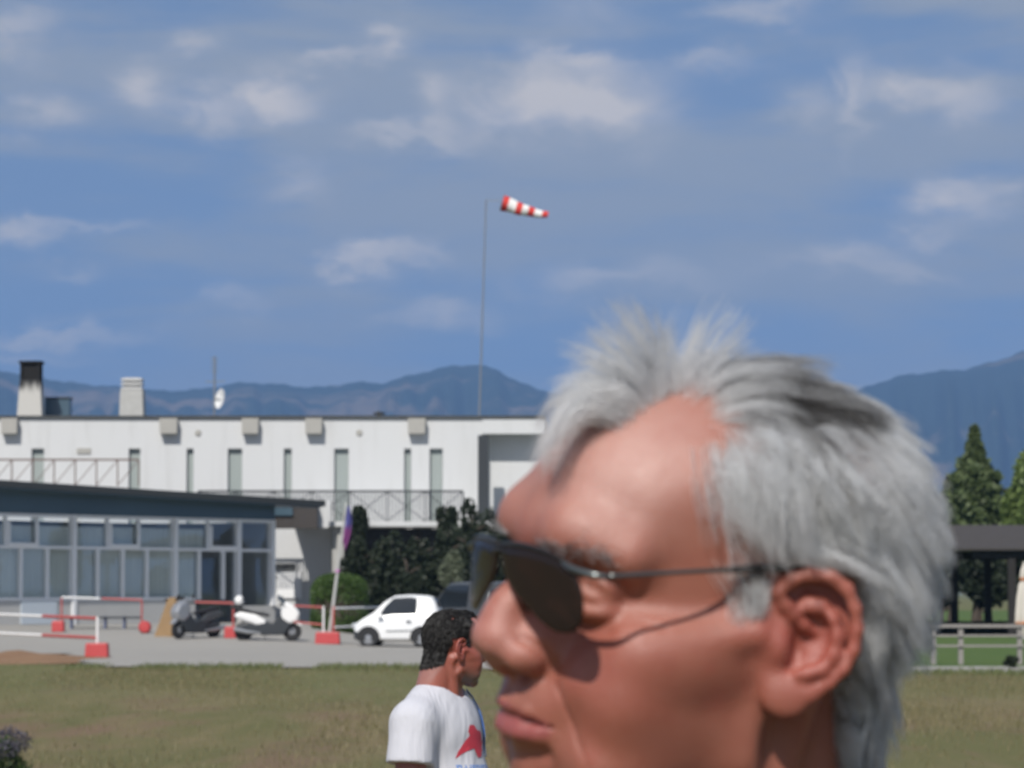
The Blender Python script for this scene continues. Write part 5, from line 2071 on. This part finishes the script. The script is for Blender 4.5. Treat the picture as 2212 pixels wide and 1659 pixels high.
def build_scooter(name, c, flip, panel, rear_panel, label, screen=True, rz=0.0, topbox=True):
    """length along x, nose towards +x (or -x when flipped)"""
    root = empty(name, c)
    tag(root, label, 'scooter', 'scooters parked in front of the lounge')
    f = -1 if flip else 1
    Rz = Matrix.Rotation(rz, 3, 'Z')

    def put(mb):
        mb.v = [Rz @ Vector((v.x * f, v.y, v.z)) + Vector(c) for v in mb.v]
        return mb
    WB = .72
    for x in (-WB, WB + .02):
        w = MB().lathe([(.17, -.05), (.24, -.06), (.27, -.03), (.28, 0), (.27, .03), (.24, .06), (.17, .05)], (x, 0, .28), 24, 'Y')
        wh = put(w).build('wheel', M['rubber'], root, smooth=True)
        r = MB().lathe([(.03, -.055), (.165, -.045), (.175, 0), (.165, .045), (.03, .055)], (x, 0, .28), 18, 'Y')
        put(r).build('rim', M['silver'], wh, smooth=True)
    # rear body, seat
    rb = MB().prism([(-1.02, .78), (-.80, .88), (-.35, .80), (-.05, .62), (-.02, .50), (-.28, .46), (-.62, .58), (-.95, .70)], -.17, .17)
    put(rb).build('rear_panel', rear_panel, root, bevel=.06)
    en = MB().prism([(-.95, .22), (-.90, .48), (-.55, .56), (-.15, .46), (-.10, .24), (-.55, .16)], -.13, .13)
    put(en).build('engine', M['darkmetal'], root, bevel=.04)
    put(MB().tube([(-.2, -.16, .24), (-.6, -.19, .27), (-1.0, -.2, .36)], [.03, .06, .07], 10)).build('exhaust', M['steel'], root, smooth=True)
    se = MB().prism([(-.95, .89), (-.72, .98), (-.45, .90), (-.15, .86), (.06, .80), (.05, .72), (-.35, .79), (-.80, .87)], -.15, .15)
    put(se).build('seat', M['blackcloth'], root, bevel=.04)
    fl = MB().prism([(-.30, .66), (-.05, .60), (.16, .52), (.40, .84), (.66, .76), (.72, .50), (.50, .18), (-.20, .17), (-.34, .36)], -.16, .16)
    put(fl).build('floor_tunnel', M['darkmetal'], root, bevel=.04)
    # nose
    no = MB().prism([(.40, .68), (.40, 1.04), (.56, 1.18), (.82, 1.04), (.98, .82), (.90, .60), (.66, .50)], -.18, .18)
    nz = put(no).build('front_fairing', panel, root, bevel=.07)
    hl = MB().prism([(.78, .90), (.88, .86), (.86, .76), (.74, .78)], -.12, .12)
    hl.v = [Vector((v.x + .02, v.y, v.z)) for v in hl.v]
    put(hl).build('headlight', M['lamp_clear'], root, bevel=.02)
    fd = MB().prism([(.46, .54), (.60, .66), (.88, .64), (1.06, .46), (.98, .44), (.80, .54), (.60, .52)], -.09, .09)
    put(fd).build('front_mudguard', panel, root, bevel=.03)
    put(MB().tube([(.55, -.08, .95), (.74, -.09, .28)], .025, 8).tube([(.55, .08, .95), (.74, .09, .28)], .025, 8)).build('fork', M['darkmetal'], root, smooth=True)
    put(MB().tube([(.36, -.34, 1.08), (.44, -.12, 1.06), (.44, .12, 1.06), (.36, .34, 1.08)], .02, 8)).build('handlebar', M['darkmetal'], root, smooth=True)
    for y in (-.33, .33):
        m = MB().tube([(.40, y * .8, 1.08), (.44, y, 1.24)], .01, 6).lathe([(.01, -.012), (.06, -.01), (.06, .01), (.01, .012)], (.44, y, 1.28), 14, 'X')
        put(m).build('mirror', M['blackcloth'], root, smooth=True)
    if screen:
        vs, fs = [], []
        for j in range(7):
            for i in range(9):
                u = i / 8 * 2 - 1
                v = j / 6
                vs.append((.62 - .26 * v - .08 * u * u, u * .21 * (1 - .25 * v), 1.04 + .34 * v - .03 * u * u))
        fs = [(j * 9 + i, j * 9 + i + 1, (j + 1) * 9 + i + 1, (j + 1) * 9 + i) for j in range(6) for i in range(8)]
        put(MB().add(vs, fs)).build('windshield', simple_mat('smoked_plastic', (.05, .075, .10), .15), root, smooth=True)
    put(MB().tube([(-.05, .12, .25), (-.12, .32, .02)], .014, 6)).build('side_stand', M['steel'], root)
    if topbox:
        put(MB().prism([(-1.12, .96), (-1.14, 1.05), (-1.0, 1.10), (-.78, 1.08), (-.76, .96)], -.17, .17)).build('top_box', M['blackcloth'], root, bevel=.03)
    return root


def build_scooters():
    Y = 102.8
    c = at(578, 1386, Y)
    build_scooter('parked_scooter', Vector((c.x, Y, gz(c.x, Y))), False, M['white_paint'], M['white_paint'], 'white scooter with dark windshield right of the red foot, nose to the right')
    # a white helmet left on its seat
    h = Vector((c.x - .86, Y, gz(c.x, Y) + 1.10))
    root = empty('helmet', h)
    tag(root, 'white helmet resting on the black box of the white scooter', 'helmet')
    MB().lathe([(.10, .0), (.13, .03), (.145, .10), (.13, .18), (.09, .235), (.03, .26)], h, 20).build('shell', M['white_paint'], root, smooth=True)
    MB().prism([(h.x + .06, h.z + .08), (h.x + .15, h.z + .10), (h.x + .14, h.z + .17), (h.x + .08, h.z + .19)], Y - .10, Y + .10).build('visor', M['glass_dark'], root, bevel=.02)
    Y = 104.0
    c = at(424, 1380, Y)
    build_scooter('parked_scooter', Vector((c.x, Y, gz(c.x, Y))), True, M['silver'], M['greycar'], 'silver grey scooter beside the brown boards, nose to the left', False, .85, False)
# ------------------------------------------------------------------ people
def sculpt_body(h=7.0, sleeve=True, grow=0.0, part='body', arms=((.10, 0), (.10, 0))):
    """standing figure, millimetres, origin between the feet, facing +y. part: body | shirt | trousers"""
    g = grow
    f = Field((-420, -260, -20), (420, 330, 1560), h)
    def C(a, b, ra, rb, k=25):
        f.cap(a, b, ra + g, rb + g, k)
        f.cap((-a[0], a[1], a[2]), (-b[0], b[1], b[2]), ra + g, rb + g, k)
    if part in ('body', 'shirt'):
        f.ell((0, 5, 1290), (150 + g, 105 + g, 150 + g), 40)
        f.ell((0, 25, 1120), (145 + g, 125 + g, 150 + g), 50)
        f.ell((0, 40, 1030), (150 + g, 140 + g, 110 + g), 50)
        f.ell((0, 0, 940), (158 + g, 118 + g, 100 + g), 40)
        C((50, -10, 1398), (160, -12, 1345), 56, 56, 40)
    if part == 'body':
        f.cap((0, -12, 1360), (0, 12, 1480), 62, 58, 30)
        C((172, -10, 1342), (216, -8, 1105), 50, 41)
        C((216, -8, 1105), (236, 60, 880), 40, 27)
        for s in (-1, 1):
            f.ell((s * 238, 74, 835), (20, 36, 48), 12)
            for i, (dy, ln) in enumerate(((28, 62), (10, 72), (-8, 68), (-24, 54))):
                p0 = np.array((s * 238., 74 + dy, 800.))
                p1 = p0 + (-s * 4, 6, -ln * .5)
                p2 = p1 + (-s * 16, 8, -ln * .45)
                f.cap(p0, p1, 8.5, 8, 3)
                f.cap(p1, p2, 8, 7, 3)
            f.cap((s * 236, 100, 848), (s * 224, 122, 806), 11, 9, 5)
            f.cap((s * 224, 122, 806), (s * 216, 128, 778), 9, 8, 4)
        C((90, 0, 900), (98, 12, 500), 82, 56)
        C((98, 12, 500), (104, -14, 90), 55, 38)
        C((104, -20, 50), (120, 120, 34), 38, 30)
    if part == 'shirt':
        C((166, -10, 1338), (206, -8, 1200), 60, 62, 30)
        f.ell((0, 20, 930), (168, 135, 60), 30)
        f.cap((0, 0, 1380), (0, 14, 1560), 64, 64, 14, 'sub')
        # open hem and sleeves, hollow inside
        f.apply(lambda X, Y, Z: (Z - 900.0) + 0 * X + 0 * Y, (-420, -260, -20), (420, 330, 930), 6, 'sub')
        for s in (-1, 1):
            n = np.array((s * .17, 0.0, -1.0))
            n /= np.linalg.norm(n)
            q = np.array((s * 208.0, -8, 1228))
            f.apply(lambda X, Y, Z: -((X - q[0]) * n[0] + (Z - q[2]) * n[2]) + 0 * Y + 1e3 * (np.abs(X) < 168), q - 120, q + 120, 5, 'sub')
    if part == 'trousers':
        f.ell((0, 0, 930), (164 + g, 126 + g, 80 + g), 30)
        C((88, 0, 900), (98, 10, 500), 92, 70)
        C((98, 10, 500), (104, -12, 90), 70, 66)
    return f


def figure_to_world(P, foot, yaw, s=1.0):
    R = np.array(Matrix.Rotation(yaw, 3, 'Z'))
    return (np.asarray(P) / 1000 * s) @ R.T + np.array(foot)


def cloth_mat(name, col, scale=14.0, depth=.006, noise=.04):
    m = bpy.data.materials.new(name)
    m.use_nodes = True
    t = NT(m.node_tree)
    co = t.coord('Object')
    n = t.noise(t.mapping(co, (1, 1, .45), (0, 0, 0), (0, .4, .3)), scale, 3, .55, 1.4)
    f_ = t.noise(co, 700, 2)
    c = t.mix(t.math('MULTIPLY', f_, noise * 2), col, tuple(v * .7 for v in col))
    b = t.n('ShaderNodeBsdfPrincipled', i_Base_Color=c, i_Roughness=.85)
    b.inputs['Specular IOR Level'].default_value = .2
    t.put(b.inputs['Normal'], t.n('ShaderNodeBump', i_Strength=1.0, i_Distance=depth, i_Height=n).outputs[0])
    t.n('ShaderNodeOutputMaterial', i_Surface=b.outputs[0])
    return m


def shoes(root, W, col):
    for s in (-1, 1):
        f = Field((s * 115 - 70, -110, -10), (s * 115 + 70, 210, 120), 5)
        f.cap((s * 104, -40, 42), (s * 104, -20, 80), 44, 44, 20)
        f.cap((s * 105, -35, 34), (s * 122, 140, 30), 40, 38, 20)
        f.apply(lambda X, Y, Z: (Z - 0.5) + 0 * X + 0 * Y, (-400, -300, -60), (400, 300, 6), 2, 'sub')
        V, Q = f.nets()
        mesh_np('shoe', W(V), Q, col, root)


def build_near_man():
    foot = np.array((HL[0] + .045, HL[1] + .02, 0.0))
    yaw = RAD(112)
    root = empty('person', tuple(foot))
    tag(root, 'grey haired man in dark sunglasses facing left, close to the camera', 'person')
    off = -foot
    f = sculpt_head(1.2)
    V, Q = f.nets()
    tint = head_tint(V, None)
    # body below the neck, joined in the collar
    fb = sculpt_body(7.0)
    Vb, Qb = fb.nets()
    s = 1.02
    Wb = lambda P: figure_to_world(P, (0, 0, 0), yaw, s)
    keep = Vb[:, 2] < 1452
    ok = keep[Qb].all(1)
    Vall = np.concatenate([to_world(V) + off, Wb(Vb)])
    Qall = np.concatenate([Q, Qb[ok] + len(V)])
    T = np.concatenate([tint, np.tile((0.325, .128, .088), (len(Vb), 1))])
    body = mesh_np('body', Vall, Qall, M_SKIN, root, attrs={'tint': T})
    hm = hair_material()
    Wh = lambda P: to_world(P) + off
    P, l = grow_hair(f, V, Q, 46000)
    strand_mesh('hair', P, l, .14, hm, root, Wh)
    P, l = brow_strands(f)
    side = P[:, 0, 0] < 0
    for q in (side, ~side):
        strand_mesh('eyebrow', P[q], l[q], .16, hm, root, Wh)
    fs = sculpt_body(8.0, grow=9, part='shirt')
    Vs, Qs = fs.nets()
    mesh_np('shirt', Wb(Vs), Qs, cloth_mat('dark_blue_cotton', (.03, .045, .09)), root)
    ft = sculpt_body(9.0, grow=6, part='trousers')
    Vt, Qt = ft.nets()
    mesh_np('trousers', Wb(Vt), Qt, cloth_mat('beige_twill', (.25, .21, .16)), root)
    shoes(root, Wb, M['blackcloth'])
    return f


def build_far_man():
    Y = 9.66
    # head
    hc = at(977, 1402, Y)
    yawh = RAD(-64)
    R = np.array(Matrix.Rotation(yawh, 3, 'Z') @ Matrix.Rotation(RAD(-7), 3, 'X') @ Matrix.Rotation(RAD(3), 3, 'Y'))
    foot = np.array((hc.x - .035, Y + .015, 0.0))
    root = empty('person', tuple(foot))
    tag(root, 'man with short dark hair in white printed T-shirt, facing right', 'person')
    off = -foot
    k = .90
    f = sculpt_head(2.0)
    V, Q = f.nets()
    Wh = lambda P: (np.asarray(P) / 1000 * k) @ R.T + np.array(hc) + off
    tint = head_tint(V, None) * np.array((1.0, .88, .92))
    m2 = (np.maximum(hair_mask(V), (head_angles(V)[1] > 52) * 1.0) * (head_angles(V)[1] > -50)).clip(0, 1)
    # grey beard shadow round the jaw
    bd = np.exp(-((V[:, 2] + 88) / 26) ** 2) * (V[:, 1] > 26) * .8
    tint = tint * (1 - bd[:, None]) + np.array((.10, .09, .085)) * bd[:, None]
    tint = tint * (1 - .93 * m2[:, None]) + np.array((.03, .027, .026)) * .93 * m2[:, None]
    s = .955
    yaw = RAD(-112)
    fb = sculpt_body(7.0)
    Vb, Qb = fb.nets()
    Wb = lambda P: figure_to_world(P, (0, 0, 0), yaw, s)
    ok = (Vb[:, 2] < 1470)[Qb].all(1)
    T = np.concatenate([tint, np.tile((0.325, .113, .081), (len(Vb), 1))])
    mesh_np('body', np.concatenate([Wh(V), Wb(Vb)]), np.concatenate([Q, Qb[ok] + len(V)]), M_SKIN, root, attrs={'tint': T})
    # short hair
    global GUIDES
    keepG = GUIDES
    GUIDES = [(g[0], g[1], g[2], min(g[3], 80) * .36, 3.5, .10 + .10 * (g[0][2] < 30)) for g in keepG]
    phi, th = head_angles(V)
    m = hair_mask(V)
    m = np.maximum(m, (th > 52) * 1.0) * (th > -50)
    P, l = grow_hair(f, V, Q, 20000, 9, 5, m)
    GUIDES = keepG
    strand_mesh('hair', P, l, 1.0, hair_material('dark_hair'), root, Wh, (.34, .335, .33), (.07, .067, .068))
    fs = sculpt_body(6.0, grow=10, part='shirt')
    Vs, Qs = fs.nets()
    wm = cloth_mat('white_cotton', (.53, .535, .58), 6, .02)
    mesh_np('t_shirt', Wb(Vs), Qs, wm, root)
    ft = sculpt_body(9.0, grow=6, part='trousers')
    Vt, Qt = ft.nets()
    mesh_np('trousers', Wb(Vt), Qt, cloth_mat('denim', (.06, .09, .16)), root)
    shoes(root, Wb, M['white_paint'])

    # print on the chest, laid onto the shirt
    def decal(name, polys, mat, cx, cz, rot=0.0):
        V2, F2 = [], []
        cr, sr = math.cos(rot), math.sin(rot)
        for poly in polys:
            pts = np.array(poly, float)
            # fan over a subdivided outline
            c = pts.mean(0)
            n = len(pts)
            base = len(V2)
            rings = (0.0, .5, 1.0)
            for rr in rings:
                for p in pts:
                    q = c + (p - c) * rr
                    V2.append((cx + q[0] * cr - q[1] * sr, cz + q[0] * sr + q[1] * cr))
            for a in range(2):
                for i in range(n):
                    j = (i + 1) % n
                    F2.append((base + a * n + i, base + a * n + j, base + (a + 1) * n + j, base + (a + 1) * n + i))
        V2 = np.array(V2)
        P = np.stack([V2[:, 0], np.full(len(V2), 300.0), V2[:, 1]], 1)
        for _ in range(60):                       # march onto the cloth
            d = fs.sample(P)
            P[:, 1] -= np.clip(d - 1.6, -4, 25)
        return mesh_np(name, Wb(P), np.array(F2), mat, root, smooth=True)
    red = simple_mat('red_print', (.55, .045, .07), .7)
    blue = simple_mat('blue_print', (.16, .28, .58), .7)
    # chest coordinates seen from the front: his right is -x
    em = [[(-46, 22), (-30, 30), (-14, 22), (-16, 2), (-34, -2), (-48, 8)], [(-22, 28), (-4, 44), (16, 44), (26, 28), (14, 8), (-12, 6)],
          [(-20, 14), (12, 24), (40, 4), (62, -22), (70, -40), (48, -26), (20, -18), (-6, -14)], [(-38, 0), (-12, 8), (6, -14), (-4, -40), (-24, -38), (-42, -20)],
          [(-58, 6), (-46, 2), (-34, -8), (-40, -16), (-52, -6)]]
    em = [[(x * 1.2, z * 1.15) for x, z in q] for q in em]
    decal('printed_emblem', em, red, 22, 1286, .0)
    # the line of blue capitals below it cannot be read in the picture: heavy upright strokes of its rhythm
    rs = random.Random(5)
    x = -92
    glyphs = []
    while x < 62:
        w = rs.choice((11, 13, 15))
        t_ = 4.6
        kind = rs.randrange(4)
        glyphs.append([(x, -10), (x + t_, -10), (x + t_, 11), (x, 11)])
        if kind in (0, 1):
            glyphs.append([(x + w - t_, -10), (x + w, -10), (x + w, 11), (x + w - t_, 11)])
        if kind in (0, 2):
            glyphs.append([(x + t_, 7), (x + w, 7), (x + w, 11), (x + t_, 11)])
        if kind in (1, 2, 3):
            glyphs.append([(x + t_, -2), (x + w - 2, -2), (x + w - 2, 2), (x + t_, 2)])
        if kind in (2, 3):
            glyphs.append([(x + t_, -10), (x + w, -10), (x + w, -6), (x + t_, -6)])
        x += w + 3.5
    decal('printed_lettering', glyphs, blue, 48, 1210, .03)
    # blue strap over the far shoulder
    pts = []
    for t_ in np.linspace(0, 1, 14):
        pts.append((-100 - 20 * t_, 30 + 70 * math.sin(t_ * 3.1), 1420 - 220 * t_))
    P = np.array(pts)
    for _ in range(20):
        P += fs.grad(P) * (6 - fs.sample(P))[:, None].clip(-8, 30)
    A, B = P + np.array((-19, 0, 0)), P + np.array((19, 0, 0))
    for _ in range(10):
        for q in (A, B):
            q += fs.grad(q) * (5 - fs.sample(q))[:, None].clip(-8, 30)
    V = np.concatenate([A, B, A + fs.grad(A) * 3, B + fs.grad(B) * 3])
    n = len(P)
    Qs_ = [(i, i + 1, n + i + 1, n + i) for i in range(n - 1)] + [(2 * n + i, 3 * n + i, 3 * n + i + 1, 2 * n + i + 1) for i in range(n - 1)]
    Qs_ += [(i, 2 * n + i, 2 * n + i + 1, i + 1) for i in range(n - 1)] + [(n + i, n + i + 1, 3 * n + i + 1, 3 * n + i) for i in range(n - 1)]
    mesh_np('blue_strap', Wb(V), np.array(Qs_), simple_mat('blue_webbing', (.06, .15, .42), .7), root)
# ------------------------------------------------------------------ build everything
build_ground()
build_hills()
build_haze()
build_white_building()
railing('terrace_railing', -20, 300, 993, 1050, 127.5, 43, M['brownmetal'], 'brown railing with single diagonals above the lounge roof')
railing('balcony_railing', 428, 1000, 1061, 1127, 129.5, 82, M['darkmetal'], 'dark balcony railing with crossed braces above the shaded terrace', 'cross', 11, .035)
build_roof_things()
build_lounge()
build_barriers()
build_bench()
build_boards()
build_windsock()
build_plants_and_right_side()
build_cars()
build_scooters()
M_SKIN = skin_material('skin')
build_far_man()
build_near_man()
build_sunglasses()
build_grass()
